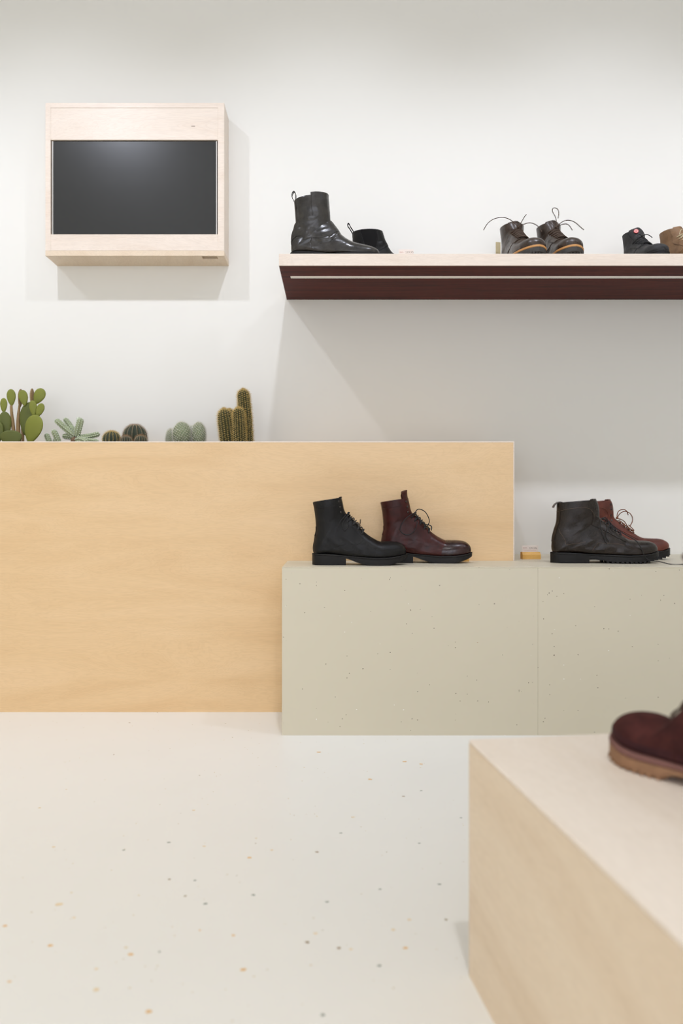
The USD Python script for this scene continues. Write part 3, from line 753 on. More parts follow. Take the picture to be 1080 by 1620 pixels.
def work_boot(name, label, loc, heading, mats, loops, group=None, seed=1, mirror=1, scale_note=None):
    s = Shoe(name, label, 'boot', 'work', loc, heading, group, mirror=mirror, wrinkle=0.06, seed=seed)
    up, dark, lace, lining, thread = mats
    s.upper(up, lining)
    zt = curve([-.02, .0, .10, .20, .26, .32, .39], [.0375, .0375, .034, .030, .0285, .032, .048])
    zm = lambda x: zt(x) - 0.006
    zb = curve([-.02, .11, .125, .17, .21, .29, .34, .39], [.026, .026, .016, .010, .005, .005, .012, .032])
    z0 = curve([-.02, .11, .19, .30, .34, .39], [.0, .0, .0, .0, .007, .026])
    s.part('welt', s.sole(zt, zm, -.003, .374, .004, 1.05, chamfer=.0014), 'sole_black')
    s.part('outsole', s.sole(zm, lambda x: min(zb(x), zm(x) - .005), -.003, .374, .003, 1.05, chamfer=.001), 'sole_black')
    s.part('heel', s.sole(lambda x: .030, lambda x: 0.0, -.003, .374, .004, 1.05, x_from=-.003, x_to=.124, chamfer=.001, tuck=.002), 'sole_black')
    s.part('tread', s.lugs(zb, z0, np.arange(.185, .36, .0155), -.005, .3765, 1.06, .004), 'sole_black')
    # darker padded collar with its seam, quarter, backstay, pull tab
    cl = [(.019, .178), (.05, .188), (.09, .192), (.118, .190), (.134, .178), (.142, .160), (.148, .146)]
    lo = [s.locate(*q) for q in cl]; lo[0] = (lo[0][0], np.pi)
    hi = [(1.0, a) for a in np.linspace(np.pi, 0.60, 7)]
    lo[-1] = (lo[-1][0], 0.52)
    for sd in (1, -1):
        s.part('collar', s.panel(lo, hi, 0.0018, side=sd), dark)
        s.part('collar_seam', s.seam(cl[:-1], .0007, .0014, sd), thread)
    q = [(.006, .045), (.05, .040), (.10, .044), (.132, .046), (.145, .062), (.16, .071), (.19, .073), (.232, .0655), (.236, .09), (.232, .104)]
    lo = [s.locate(*p) for p in q[:7]]; lo[0] = (lo[0][0], np.pi)
    hi = [s.locate(*p) for p in cl]; hi[0] = (hi[0][0], np.pi)
    for sd in (1, -1):
        s.part('quarter_seam', cat_mesh(s.seam([(.132, .044), (.138, .058), (.15, .068), (.17, .071), (.20, .069), (.238, .064)], .0007, .0006, sd), s.seam([(.022, .12), (.11, .075)], .0006, .0006, sd)), thread)
    ang = np.linspace(np.pi - 0.42, np.pi + 0.42, 9)
    s.part('backstay', s.panel([(s.locate(.003, .075)[0], a) for a in ang], [(0.985, a * 1.0) for a in ang], 0.0018, n=(20, 9)), dark)
    top = s.on(1.0, np.pi, 0.0)
    strap = np.array([[top + np.array([dx, dy, dz]) for dy in (-.010, 0, .010)] for dx, dz in ((.016, .003), (.008, .005), (.0, .0035), (-.007, -.001), (-.012, -.007), (-.0155, -.015))])
    s.part('pull_tab', shell(strap, 0.0035, -0.0015), 'leather_brown' if dark != 'leather_red_brown' else dark, smooth=50)
    fac = [(s.locate(*p)[0]) for p in ((.234, .098), (.218, .113), (.202, .128), (.187, .141))]
    rows = [(t, 0.50) for t in fac]
    ang1, ang2 = 0.36, 0.92
    for sd in (1, -1):
        s.part('facing', s.panel([(s.locate(.246, .09)[0], ang1), (s.locate(.246, .09)[0], ang2)], [(0.995, ang1 + 0.16), (0.995, ang2)], 0.0020, n=(30, 8), side=sd), dark)
    s.tongue(s.locate(.23, .105)[0], 0.006, 0.62, dark, lean=(.003, 0))
    s.eyelets([(s.locate(*p)[0], .66) for p in ((.169, .160), (.166, .175), (.163, .193), (.159, .208))], 0.0042)
    s.eyelets(rows, 0.0032)
    ms = s.lacing(rows, 0.0017, 0.0042)
    kp = s.on(s.locate(.172, .152)[0], 0.35, 0.010)
    ms.append(knot_at(kp, .0048))
    for lp in loops:
        P = [kp] + [s.near(*p) if len(p) == 4 else np.array(p) for p in lp]
        ms.append(tube(P, 0.0016, 6, 10 * len(P)))
    s.part('laces', cat_mesh(*ms), lace, smooth=True)
    return s

pR = at(871.5, 888, 2.80)
work_boot('work_boot', 'dark brown grained leather boot beside the price block, trailing a loose lace end', (pR[0], 2.80, PLZ), -2,
          ('leather_dark_brown', 'leather_dark_brown', 'lace_black', 'lining_tan', 'thread_light'),
          [[(.165, .150, .012, 1), (.160, .120, .012, 1), (.170, .085, .008, 1), (.176, .068, .006, 1)], [(.180, .150, .014, 1), (.184, .120, .014, 1), (.178, .090, .010, 1), (.186, .075, .008, 1)],
           [(.20, .140, .012, 1), (.20, .11, .012, 1), (.19, .125, .014, 1)],
           [(.215, .122, .010, 1), (.25, .090, .010, 1), (.285, .062, .012, 1), (.315, .032, .020, 1), (.345, -.075, .010), (.375, -.085, .0025), (.425, -.092, .002)]], seed=3)
pR2 = at(899.0, 880, 2.99)
work_boot('work_boot', 'red-brown leather boot standing behind the dark brown one', (pR2[0], 2.99, PLZ), -1,
          ('leather_red_brown', 'leather_red_brown', 'lace_rust', 'lining_tan', 'lace_rust'),
          [[(.19, -.028, .176), (.205, -.034, .178), (.222, -.034, .165), (.228, -.030, .145), (.218, -.032, .125)], [(.205, .135, .014, 1), (.212, .105, .014, 1), (.224, .10, .012, 1), (.222, .125, .014, 1)],
           [(.185, -.015, .182), (.205, -.018, .184), (.218, -.012, .165)]], seed=9, mirror=-1)
SHZ = ST
# --- black slouch boot and the chelsea boot at the left end of the shelf
def slouch_boot(loc, heading):
    s = Shoe('ankle_boot', 'tall shiny black leather ankle boot with a slouched fold at the left shelf end', 'boot', 'pointed', loc, heading, 'shoes on the wall shelf', wrinkle=0.06, seed=4)
    s.upper('leather_black_shine', 'lining_black')
    zt = curve([-.02, .0, .10, .16, .22, .30, .34], [.0285, .0285, .022, .014, .0115, .016, .021])
    zb = curve([-.02, .07, .09, .15, .2, .26, .34], [.024, .020, .016, .006, .0, .001, .012])
    s.part('outsole', s.sole(zt, lambda x: min(zb(x), zt(x) - .004), -.002, .326, .003, .97, chamfer=.001), 'sole_black')
    s.part('heel', s.sole(lambda x: float(zt(x)) - .003, lambda x: 0.0, -.002, .326, .003, .97, x_from=-.002, x_to=.085, chamfer=.001, tuck=.003), 'sole_black')
    for sd in (1, -1):
        # front shaft panel with the side seam, standing a little above the back panel
        lo = [s.locate(*p) for p in ((.084, .118), (.10, .120), (.12, .124), (.138, .128))]; lo[-1] = (lo[-1][0], 0.0)
        a0 = s.locate(.082, .21)[1]
        hi = [(1.034, a) for a in np.linspace(a0, 0.0, 4)]
        s.part('front_panel', s.panel(lo, hi, 0.0020, side=sd), 'leather_black_shine')
        s.part('side_seam', s.seam([(.083, .225), (.083, .18), (.084, .13), (.085, .09), (.087, .035)], .0009, .0016, sd), 'leather_black_shine')
        # slouched fold: a loose band round the ankle, fuller at its lower edge
        up = [(.0185, .126), (.03, .133), (.05, .141), (.075, .146), (.10, .144), (.125, .138), (.150, .130)]
        dn = [(.004, .062), (.02, .080), (.045, .080), (.085, .072), (.120, .070), (.150, .079), (.178, .096)]
        lo = [s.locate(*p) for p in dn]; hi = [s.locate(*p) for p in up]
        lo[0] = (lo[0][0], np.pi); hi[0] = (hi[0][0], np.pi); lo[-1] = (lo[-1][0], 0.0); hi[-1] = (hi[-1][0], 0.0)
        u = np.linspace(0, 1, 26)[:, None]
        bulge = 0.0022 + 0.0050 * u ** 2.0 + 0.0022 * np.sin(u * np.pi) + 0 * np.linspace(0, 1, 30)[None]
        wob = 0.0030 * (meshkit.fbm(np.stack(np.broadcast_arrays(u * 3, np.linspace(0, 5, 30)[None], 0 * u), -1), 3, 8) - 0.4)
        s.part('fold', s.panel(lo, hi, np.clip(bulge + wob, .001, 1), side=sd), 'leather_black_shine')
        # second soft fold at the instep
        lo = [s.locate(*p) for p in ((.085, .058), (.115, .050), (.150, .058), (.185, .085))]; hi = [s.locate(*p) for p in ((.086, .074), (.118, .072), (.150, .082), (.179, .097))]
        lo[-1] = (lo[-1][0], 0.0); hi[-1] = (hi[-1][0], 0.0)
        th = 0.0030 * np.sin(np.linspace(0.05, 1, 26) * np.pi)[:, None] * np.sin(np.linspace(0.1, 1.0, 30) * np.pi * 0.9)[None] + 0.0004
        s.part('crease', s.panel(lo, hi, th, side=sd), 'leather_black_shine')
    top = s.on(1.0, np.pi, -0.002)
    line = [(.004, -.012), (-.003, .004), (-.0085, .016), (-.008, .030), (-.002, .037), (.004, .030), (.0045, .016), (.004, 0.0), (.004, -.010)]
    st = np.array([[top + np.array([dx, dy, dz]) for dy in (-.0085, 0, .0085)] for dx, dz in spline(np.c_[line, np.zeros(len(line))], 30)[:, :2]])
    s.part('pull_tab', shell(st, 0.002, -0.001), 'leather_black_shine', smooth=50)

slouch_boot((at(459.5, 400, 2.905)[0], 2.905, SHZ), -6)

def chelsea_boot(loc, heading):
    s = Shoe('chelsea_boot', 'low black chelsea boot with elastic side behind the tall boot', 'boot', 'chelsea', loc, heading, 'shoes on the wall shelf', wrinkle=0.03, seed=6)
    s.upper('leather_black', 'lining_black')
    zt = curve([-.02, .0, .10, .16, .22, .29, .33], [.0325, .0325, .029, .025, .0205, .025, .033])
    zb = curve([-.02, .08, .10, .15, .2, .26, .33], [.024, .022, .018, .008, .0, .001, .020])
    s.part('outsole', s.sole(zt, lambda x: min(zb(x), zt(x) - .006), -.002, .312, .004, .97, chamfer=.001), 'sole_black')
    s.part('heel', s.sole(lambda x: .027, lambda x: 0.0, -.002, .312, .004, .97, x_from=-.002, x_to=.095, chamfer=.001), 'sole_black')
    for sd in (1, -1):
        lo = [s.locate(*p) for p in ((.062, .075), (.078, .072), (.092, .080))]
        hi = [(1.0, a) for a in (s.locate(.040, .168)[1], s.locate(.068, .168)[1], s.locate(.098, .168)[1])]
        s.part('elastic_gore', s.panel(lo, hi, 0.0012, side=sd), 'elastic')
        lo = [s.locate(*p) for p in ((.096, .080), (.125, .100), (.1455, .1165))]; lo[-1] = (lo[-1][0], 0.0)
        hi = [(1.0, a) for a in (s.locate(.100, .168)[1], s.locate(.113, .168)[1], 0.0)]
        s.part('front_panel', s.panel(lo, hi, 0.002, side=sd), 'leather_black')
        lo = [s.locate(*p) for p in ((.002, .06), (.03, .062), (.058, .074))]; lo[0] = (lo[0][0], np.pi)
        hi = [(1.0, a) for a in (np.pi, s.locate(.022, .168)[1], s.locate(.038, .168)[1])]
        s.part('back_panel', s.panel(lo, hi, 0.002, side=sd), 'leather_black')
    top = s.on(1.0, np.pi, 0)
    line = [(.005, -.012), (-.004, .006), (-.014, .022), (-.019, .034), (-.0165, .038), (-.008, .026), (.002, .010), (.006, -.010)]
    st = np.array([[top + np.array([dx, dy, dz]) for dy in (-.007, 0, .007)] for dx, dz in spline(np.c_[line, np.zeros(len(line))], 30)[:, :2]])
    s.part('pull_loop', shell(st, 0.0018, -0.0009), 'elastic', smooth=50)

chelsea_boot((at(554.5, 400, 3.10)[0], 3.10, SHZ), -3)

# --- lug-soled lace boots facing the room
def hiker(name, label, loc, heading, mats, rise=0.012, loops=(), badge=False, seed=1, mirror=1, orange=True, wide=1.0, lacer=0.0017, scale=1.0):
    up, toe, lace, lining, mid, sole = mats
    s = Shoe(name, label, 'boot', 'hiker', loc, heading, 'shoes on the wall shelf', mirror=mirror, wrinkle=0.05, seed=seed, wide=wide)
    s.upper(up, lining)
    zt = curve([-.02, .0, .10, .16, .22, .27, .30], [.040, .040, .036, .034, .032, .0345, .040])
    zm = lambda x: float(zt(x)) - 0.0075
    zb = curve([-.02, .09, .12, .16, .21, .26, .30], [.006, .006, .012, .010, .006, .007, .017])
    z0 = curve([-.02, .09, .15, .20, .25, .30], [.0, .0, .0, .0, .001, .012])
    s.part('welt', s.sole(zt, zm, -.003, .292, .007, 1.0 * wide, chamfer=.002), mid)
    s.part('outsole', s.sole(zm, lambda x: min(float(zb(x)), zm(x) - .006), -.003, .2915, .0065, 1.0 * wide, chamfer=.003), sole)
    s.part('tread', s.lugs(lambda x: float(zb(x)) + .004, z0, np.r_[np.arange(.004, .085, .0155), np.arange(.14, .275, .0155)], -.003, .2915, 1.0 * wide, .0065), sole)
    lo = [s.locate(*p) for p in ((.004, .046), (.03, .044), (.07, .048), (.11, .056), (.14, .066), (.160, .082), (.172, .098))]
    lo[0] = (lo[0][0], np.pi); lo[-1] = (lo[-1][0], 0.42)
    hi = [(1.0, a) for a in np.linspace(np.pi, 1.25 if badge else 0.66, 7)]
    for sd in (1, -1):
        s.part('quarter', s.panel(lo, hi, 0.0018, side=sd), up)
        s.part('facing', s.panel([(s.locate(.180, .0935)[0], 0.30), (s.locate(.180, .0935)[0], 0.95)], [(0.997, 1.15 if badge else 0.58), (0.997, 1.55 if badge else 1.05)], 0.0040, n=(30, 8), side=sd), up)
    ang = np.linspace(-np.pi * 0.55, np.pi * 0.55, 25)
    hi2 = [(np.interp(abs(a), [0, 1.4, 2.2], [s.locate(.222, .077)[0], s.locate(.235, .055)[0], s.locate(.245, .04)[0]]), a) for a in ang]
    s.part('toe_cap', s.panel([(0.02, a) for a in ang], hi2, 0.0014, n=(22, 40)), toe)
    s.tongue(s.locate(.165, .10)[0], rise, 1.0 if badge else 0.78, up, lean=(.004, 0), top_round=0.9 if badge else 0.7)
    rows = [(s.locate(*q)[0], 0.52 + 0.03 * i) for i, q in enumerate(((.170, .100), (.159, .108), (.148, .117), (.137, .127), (.127, .137), (.117, .147)))]
    if badge:
        rows = [(t_, a_ + 0.06 * i) for i, (t_, a_) in enumerate(rows[:5])]
    s.eyelets(rows, 0.0034)
    s.eyelets([(s.locate(*q)[0], 1.32 if badge else 0.80) for q in ((.109, .160), (.105, .171))], 0.0040)
    ms = s.lacing(rows, lacer, 0.0052)
    kp = s.on(rows[-1][0], 0.05, 0.013)
    ms.append(knot_at(kp, .0042))
    for lp in loops:
        ms.append(tube([kp] + [np.array(q) for q in lp], lacer * 0.85, 6, 10 * len(lp) + 8))
    s.part('laces', cat_mesh(*ms), lace, smooth=True)
    if badge:
        c = s.on(0.955, 0.30, 0.004)
        nrm = s.N(np.array(0.955), np.array(0.30))
        T = trimesh.geometry.align_vectors((0, 0, 1), nrm)
        for nm, r0, r1, h, mt in (('badge', 0.0, 0.0100, 0.0030, 'badge_red'), ('badge_ring', 0.0052, 0.0080, 0.0044, 'badge_pale'), ('badge_mark', 0.0, 0.0022, 0.0042, 'badge_pale')):
            m = trimesh.creation.annulus(r0, r1, h, sections=28) if r0 else trimesh.creation.cylinder(r1, h, sections=28)
            m.apply_transform(T); m.apply_translation(c)
            s.part(nm, m, mt)
    if scale != 1.0:
        UsdGeom.Xformable(s.root).AddScaleOp().Set(Gf.Vec3f(scale, scale, scale))
    return s

BRN = ('leather_brown', 'leather_brown', 'lace_brown', 'lining_black', 'welt_orange', 'sole_grey')
hiker('hiking_boot', 'brown lug-soled boot with orange welt and a lace end sticking out to the left', (0.668, 3.115, SHZ), -80, BRN, rise=0.008, wide=0.95, seed=11,
      loops=[[(.135, -.050, .182), (.125, -.085, .185), (.118, -.120, .165), (.115, -.135, .140)], [(.130, .012, .180), (.128, .022, .196), (.124, .030, .205)], [(.150, .035, .165), (.158, .060, .152), (.17, .070, .128)]])
hiker('hiking_boot', 'brown lug-soled boot with orange welt and an upright lace loop above its tongue', (0.808, 3.115, SHZ), -79, BRN, rise=0.012, wide=0.95, seed=12, mirror=-1,
      loops=[[(.125, -.006, .195), (.118, -.014, .218), (.112, -.006, .232), (.112, .008, .230), (.118, .012, .212), (.124, .006, .190)], [(.14, .030, .178), (.145, .062, .172), (.155, .085, .148), (.16, .092, .140)], [(.150, .03, .160), (.160, .045, .135)]])
hiker('low_boot', 'black nubuck boot with a round red badge on its tongue', (1.143, 3.12, SHZ), -82, ('leather_black_soft', 'leather_black_soft', 'lace_black', 'lining_black', 'sole_black', 'sole_black'), rise=0.016, scale=0.87, badge=True, seed=13, lacer=0.0021, orange=False,
      loops=[[(.140, .02, .150), (.150, .035, .135)], [(.14, -.02, .150), (.150, -.035, .130)]])
hiker('low_boot', 'tan brown nubuck boot with pale laces, beside the black boot with the red badge', (1.278, 3.12, SHZ), -66, ('leather_tan', 'leather_tan', 'lace_beige', 'lining_tan', 'sole_dark_brown', 'sole_dark_brown'), rise=0.010, scale=0.92, seed=14, mirror=-1, lacer=0.0022,
      loops=[[(.140, .03, .160), (.15, .06, .15), (.165, .07, .12)], [(.135, -.03, .160), (.15, -.06, .13)]])
p = at(788.5, 400, 3.14)
tg = thing('card_tag', 'slim beige card standing behind the heel of a brown boot', 'card', (p[0] + 0.004, 3.17, SHZ), 10)
obj('card', box(-.010, .010, -.0012, .0012, 0, .158, 0.0004), 'card_beige', tg, smooth=False)
obj('foot', cat_mesh(box(-.016, .010, -.006, .006, 0, .004, 0.0008)), 'card_beige', tg, smooth=False)

# --- burgundy suede boot on the block
def tall_boot(loc, heading):
    s = Shoe('suede_boot', 'tall burgundy suede boot with brown crepe sole on the near block', 'boot', 'tall', loc, heading, None, wrinkle=0.10, seed=21, wide=1.04)
    s.upper('suede_burgundy', 'lining_black')
    zt = curve([-.02, .0, .10, .16, .22, .28, .32], [.038, .038, .034, .032, .0315, .037, .046])
    zm = lambda x: float(zt(x)) - 0.0095
    zb = curve([-.02, .09, .105, .15, .19, .26, .32], [.004, .004, .014, .014, .004, .005, .017])
    z0 = curve([-.02, .09, .18, .26, .32], [0, 0, 0, .001, .013])
    s.part('midsole', s.sole(zt, zm, -.004, .310, .009, 1.04, chamfer=.003), 'midsole_plum')
    s.part('outsole', s.sole(zm, lambda x: min(float(zb(x)), zm(x) - .008), -.004, .310, .008, 1.04, chamfer=.002), 'crepe')
    s.part('tread', s.lugs(lambda x: float(zb(x)) + .003, z0, np.r_[np.arange(.002, .085, .013), np.arange(.185, .29, .013)], -.004, .310, 1.04, .008, size=(.0085, .02)), 'crepe')
    ang = np.linspace(-np.pi * 0.62, np.pi * 0.62, 31)
    # darker rand round the toe, low on the upper
    for sd in (1, -1):
        lo = [s.locate(*q) for q in ((.2965, .043), (.285, .041), (.262, .039), (.235, .037), (.19, .036), (.15, .037), (.10, .039))]
        hi = [s.locate(*q) for q in ((.2975, .058), (.290, .059), (.268, .056), (.238, .050), (.19, .048), (.15, .049), (.10, .051))]
        s.part('rand', s.panel(lo, hi, 0.0010, n=(10, 30), side=sd), 'suede_dark')
    lo = [s.locate(*p) for p in ((.004, .046), (.04, .044), (.08, .050), (.12, .062), (.15, .072), (.172, .090), (.188, .0895))]
    lo[0] = (lo[0][0], np.pi); lo[-1] = (lo[-1][0], 0.35)
    hi = [(1.0, a) for a in np.linspace(np.pi, 0.55, 7)]
    for sd in (1, -1):
        s.part('quarter', s.panel(lo, hi, 0.0022, side=sd), 'suede_burgundy')
    s.tongue(s.locate(.18, .098)[0], 0.012, 0.66, 'suede_burgundy', lean=(.006, 0))
    rows = [(s.locate(*q)[0], 0.55) for q in ((.178, .100), (.163, .118), (.148, .137), (.135, .155), (.124, .172), (.120, .20), (.121, .23), (.123, .26), (.126, .285))]
    s.eyelets(rows, 0.0036)
    s.part('laces', cat_mesh(*s.lacing(rows, 0.0020, 0.005)), 'lace_brown', smooth=True)
    UsdGeom.Xformable(s.root).AddScaleOp().Set(Gf.Vec3f(0.885, 0.885, 0.885))
    return s

HDG = 115.0
SC_ = 0.885
dv = np.array([math.cos(math.radians(HDG)), math.sin(math.radians(HDG))])
TOE = np.array([0.441, 1.182])
hl = TOE - dv * 0.285 * SC_
tall_boot((hl[0], hl[1], BKZ), HDG)

# --- price holders
def price_holder(label, loc, heading, w, d, h, price):
    r = thing('price_block', label, 'price tag', loc, heading)
    sec = Polygon([(-d / 2, 0), (d / 2, 0), (d / 2, h * 0.92), (d * 0.36, h), (-d * 0.2, h), (-d / 2, h * 0.62)])
    m = trimesh.creation.extrude_polygon(sec, w, engine='earcut')
    m.apply_transform(np.array([[0, 0, 1, -w / 2], [1, 0, 0, 0], [0, 1, 0, 0], [0, 0, 0, 1.0]]))
    obj('block', m, 'oak_orange', r, smooth=False)
    card = obj('card', box(-w * 0.48, w * 0.42, -.0006, .0006, h * 0.9, h + 0.024, 0.0002), 'card_pale', r, smooth=False)
    for txt, x, z, hh, mat, nm in ((price, -w * 0.08, h + 0.0105, 0.0062, 'print_grey', 'price_print'),):
        if not txt:
            continue
        g = meshkit.text_mesh(txt, hh, 0.0003)
        g.apply_transform(np.array([[1, 0, 0, x], [0, 0, -1, -.0006], [0, 1, 0, z], [0, 0, 0, 1.0]]))
        obj(nm, g, mat, r, smooth=False)
    ln = cat_mesh(box(-w * .38, w * .30, -.0009, -.0005, h + 0.0045, h + 0.0057), *[box(-w * a, -w * b, -.0009, -.0005, h + z, h + z + .0014) for a, b, z in ((.42, .33, .015), (.31, .22, .015), (.42, .26, .0115), (.24, .19, .0115))])
    obj('small_print', ln, 'print_pink', r, smooth=False)
    return r

plain('card_pale', srgb(236, 224, 214), 0.5)
plain('print_grey', srgb(120, 112, 100), 0.6)
plain('print_pink', srgb(206, 178, 168), 0.6)
p = at(840, 884.6, 2.985)
price_holder('small orange wood price block with a pale price card between bench end and dark boot', (p[0], 2.995, PLZ), 4, 0.069, 0.030, 0.0262, '179,95')
p = at(735, 888, 2.86)
price_holder('small wood price block half hidden behind the burgundy lace-up boot', (p[0] - 0.012, 2.865, PLZ), 0, 0.052, 0.028, 0.016, '')
p = at(643, 398, 2.87)
price_holder('price card on the shelf, right of the black chelsea boot', (p[0], 2.872, SHZ), 0, 0.060, 0.028, 0.0095, '179,95')
lc = thing('price_card', 'white price card lying flat beside the brown lug-soled boots', 'card', (at(770, 400, 2.84)[0], 2.842, SHZ), 0)
obj('card', box(-.030, .030, -.018, .018, 0, .0016, 0.0003), 'card_pale', lc, smooth=False)

# ------------------------------------------------------------------ cacti in the trough
plain('pad_green', srgb(128, 134, 54), 0.5, 0.35, noise=(9, 0.18))
plain('pad_dark', srgb(96, 104, 46), 0.5, 0.35, noise=(9, 0.18))
plain('pad_edge', srgb(148, 122, 84), 0.6, 0.3, noise=(14, 0.15))
plain('areole_dark', srgb(76, 70, 34), 0.8)
plain('areole_gold', srgb(226, 204, 136), 0.8)
plain('areole_pale', srgb(236, 228, 196), 0.8)
plain('spine_gold', srgb(214, 184, 112), 0.6)
plain('spine_brown', srgb(150, 116, 80), 0.6)
plain('spine_white', srgb(232, 230, 218), 0.6)
plain('column_green', srgb(58, 58, 28), 0.6, 0.3, noise=(20, 0.15))
plain('barrel_green', srgb(56, 64, 50), 0.6, 0.3, noise=(20, 0.15))
plain('grey_green', srgb(134, 144, 112), 0.65, 0.3, noise=(30, 0.15))
plain('spurge_green', srgb(158, 168, 134), 0.6, 0.3, noise=(25, 0.18))
plain('spurge_pale', srgb(204, 212, 190), 0.7, 0.3, noise=(25, 0.12))
plain('stem_brown', srgb(120, 96, 72), 0.8)

def dots(P, N, r, sub=0, squash=1.0):
    b = trimesh.creation.icosphere(subdivisions=sub, radius=1.0)
    V, Fc = [], []
    for i, (p, n) in enumerate(zip(P, N)):
        rr = r if np.ndim(r) == 0 else r[i]
        V.append(b.vertices * rr + p); Fc.append(b.faces + i * len(b.vertices))
    return trimesh.Trimesh(np.vstack(V), np.vstack(Fc), process=False)

def spines(P, N, length, spread, count, r, g):
    """thin three-sided needles standing round each areole"""
    V, Fc = [], []
    k = 0
    for p, n in zip(P, N):
        for _ in range(count):
            d = n + spread * g.normal(size=3); d /= np.linalg.norm(d)
            u = np.cross(d, (0.3, 0.5, 0.8)); u /= np.linalg.norm(u); v = np.cross(d, u)
            l = length * g.uniform(0.6, 1.15)
            V += [p + r * u, p + r * (-0.5 * u + 0.87 * v), p + r * (-0.5 * u - 0.87 * v), p + d * l]
            Fc += [(k, k + 1, k + 3), (k + 1, k + 2, k + 3), (k + 2, k, k + 3)]
            k += 4
    return trimesh.Trimesh(np.array(V), Fc, process=False)

CY_ = 3.09
CS = CY_ / F              # metres per picture pixel at the cacti's depth
Z0C = CAM_Z + (PY - 700) * CS       # height seen along the bench edge at that depth

def c_at(px, py, dy=0.0):
    """local x and height of a picture point on the plane of the cacti"""
    return np.array([(px - PX) * CS, dy, CAM_Z + (PY - py) * CS])

def plant(name, label, px):
    x = (px - PX) * CS
    return thing(name, label, 'cactus', (x, CY_, SOIL_Z)), np.array([x, 0, SOIL_Z])

def pad(center, half_w, half_h, tilt, yaw, thick=0.006, pinch=0.30):
    """one flat egg-shaped pad: tilt leans it in its own plane, yaw turns its face away"""
    m = trimesh.creation.icosphere(subdivisions=3)
    v = m.vertices.copy()
    w = 1 + pinch * v[:, 2] - 0.12 * v[:, 2] ** 2
    v = np.c_[v[:, 0] * half_w * w, np.sign(v[:, 1]) * np.abs(v[:, 1]) ** 0.8 * thick, v[:, 2] * half_h]
    R = trimesh.transformations.rotation_matrix(math.radians(yaw), (0, 0, 1))[:3, :3] @ trimesh.transformations.rotation_matrix(math.radians(tilt), (0, 1, 0))[:3, :3]
    m = trimesh.Trimesh(v @ R.T + center, m.faces, process=False)
    P, N = [], []
    step = 0.0078
    for i, gz in enumerate(np.arange(-half_h, half_h, step)):
        for gx in np.arange(-half_w * 1.4, half_w * 1.4, step):
            x = gx + (step / 2 if i % 2 else 0); zz = gz / half_h
            ww = half_w * (1 + pinch * zz - 0.12 * zz * zz)
            q = 1 - zz * zz - (x / ww) ** 2
            if q < 0.03:
                continue
            for sgn in (1, -1):
                y = sgn * thick * q ** 0.4
                P.append(R @ np.array([x, y, gz]) + center); N.append(R @ np.array([0, sgn, 0.0]))
    return m, np.array(P), np.array(N)

# prickly pear: (pixel centre, half width, half height in pixels, lean, yaw, depth offset, tone)
r, o = plant('prickly_pear_cactus', 'bushy prickly pear cactus with flat oval pads at the left end of the bench', 32)
PADS = [(43, 662, 13.5, 27, 10, 8, .012, 'pad_dark'), (57, 680, 14, 23, 16, -6, -.030, 'pad_green'), (8, 673, 9.5, 22, -2, 12, .0, 'pad_dark'), (0, 688, 9, 20, 8, 0, -.026, 'pad_dark'), (24, 695, 16, 13, 0, 5, -.040, 'pad_dark'),
        (5.5, 641.5, 5.3, 12, 0, 6, .002, 'pad_green'), (16.2, 628.5, 6.8, 13.5, -3, 4, .010, 'pad_green'), (36.5, 629.5, 6.8, 13, -10, 10, .004, 'pad_green'), (59, 626, 8.6, 13.5, 24, 4, .018, 'pad_green'),
        (54.5, 646.8, 5.8, 13, -6, 4, -.012, 'pad_green'), (66, 650, 6, 11.5, 22, -4, -.020, 'pad_green'),
        (29, 629, 6.5, 15, 6, 84, .020, 'pad_edge'), (47, 627, 6, 14, 2, 86, .024, 'pad_edge')]
aP, aN = [], []
for (px, py, hw, hh, tilt, yaw, dy, mt) in PADS:
    m, P, N = pad(c_at(px, py, dy) - o, hw * CS, hh * CS, tilt, yaw, thick=(0.0075 if hh > 15 else 0.0055))
    obj('pad', m, mt, r, smooth=True)
    aP.append(P); aN.append(N)
for pts, rad in (([(19, 700, .012), (19, 675, .012), (17, 655, .010), (16, 641, .010)], (.0075, .0075, .0065, .005)), ([(27, 700, .018), (26, 665, .018), (27, 645, .02), (28, 638, .02)], (.009, .009, .007, .004)), ([(33, 700, .02), (33, 665, .016), (33, 648, .016)], (.006, .006, .004)), ([(24, 705, -.01), (24, 690, -.01)], (.012, .012))):
    q = [c_at(a, b, c) - o for a, b, c in pts]
    q[0][2] = min(q[0][2], 0.0)
    obj('stem', tube(q, rad, 10, 16), 'pad_edge', r, smooth=True)
aP, aN = np.vstack(aP), np.vstack(aN)
tag(obj('areoles', dots(aP, aN, 0.00105), 'areole_dark', r, smooth=False), None, None, None, 'stuff')
g5 = np.random.default_rng(5)
tag(obj('spines', spines(aP, aN, 0.0035, 0.5, 2, 0.0002, g5), 'spine_gold', r, smooth=False), None, None, None, 'stuff')

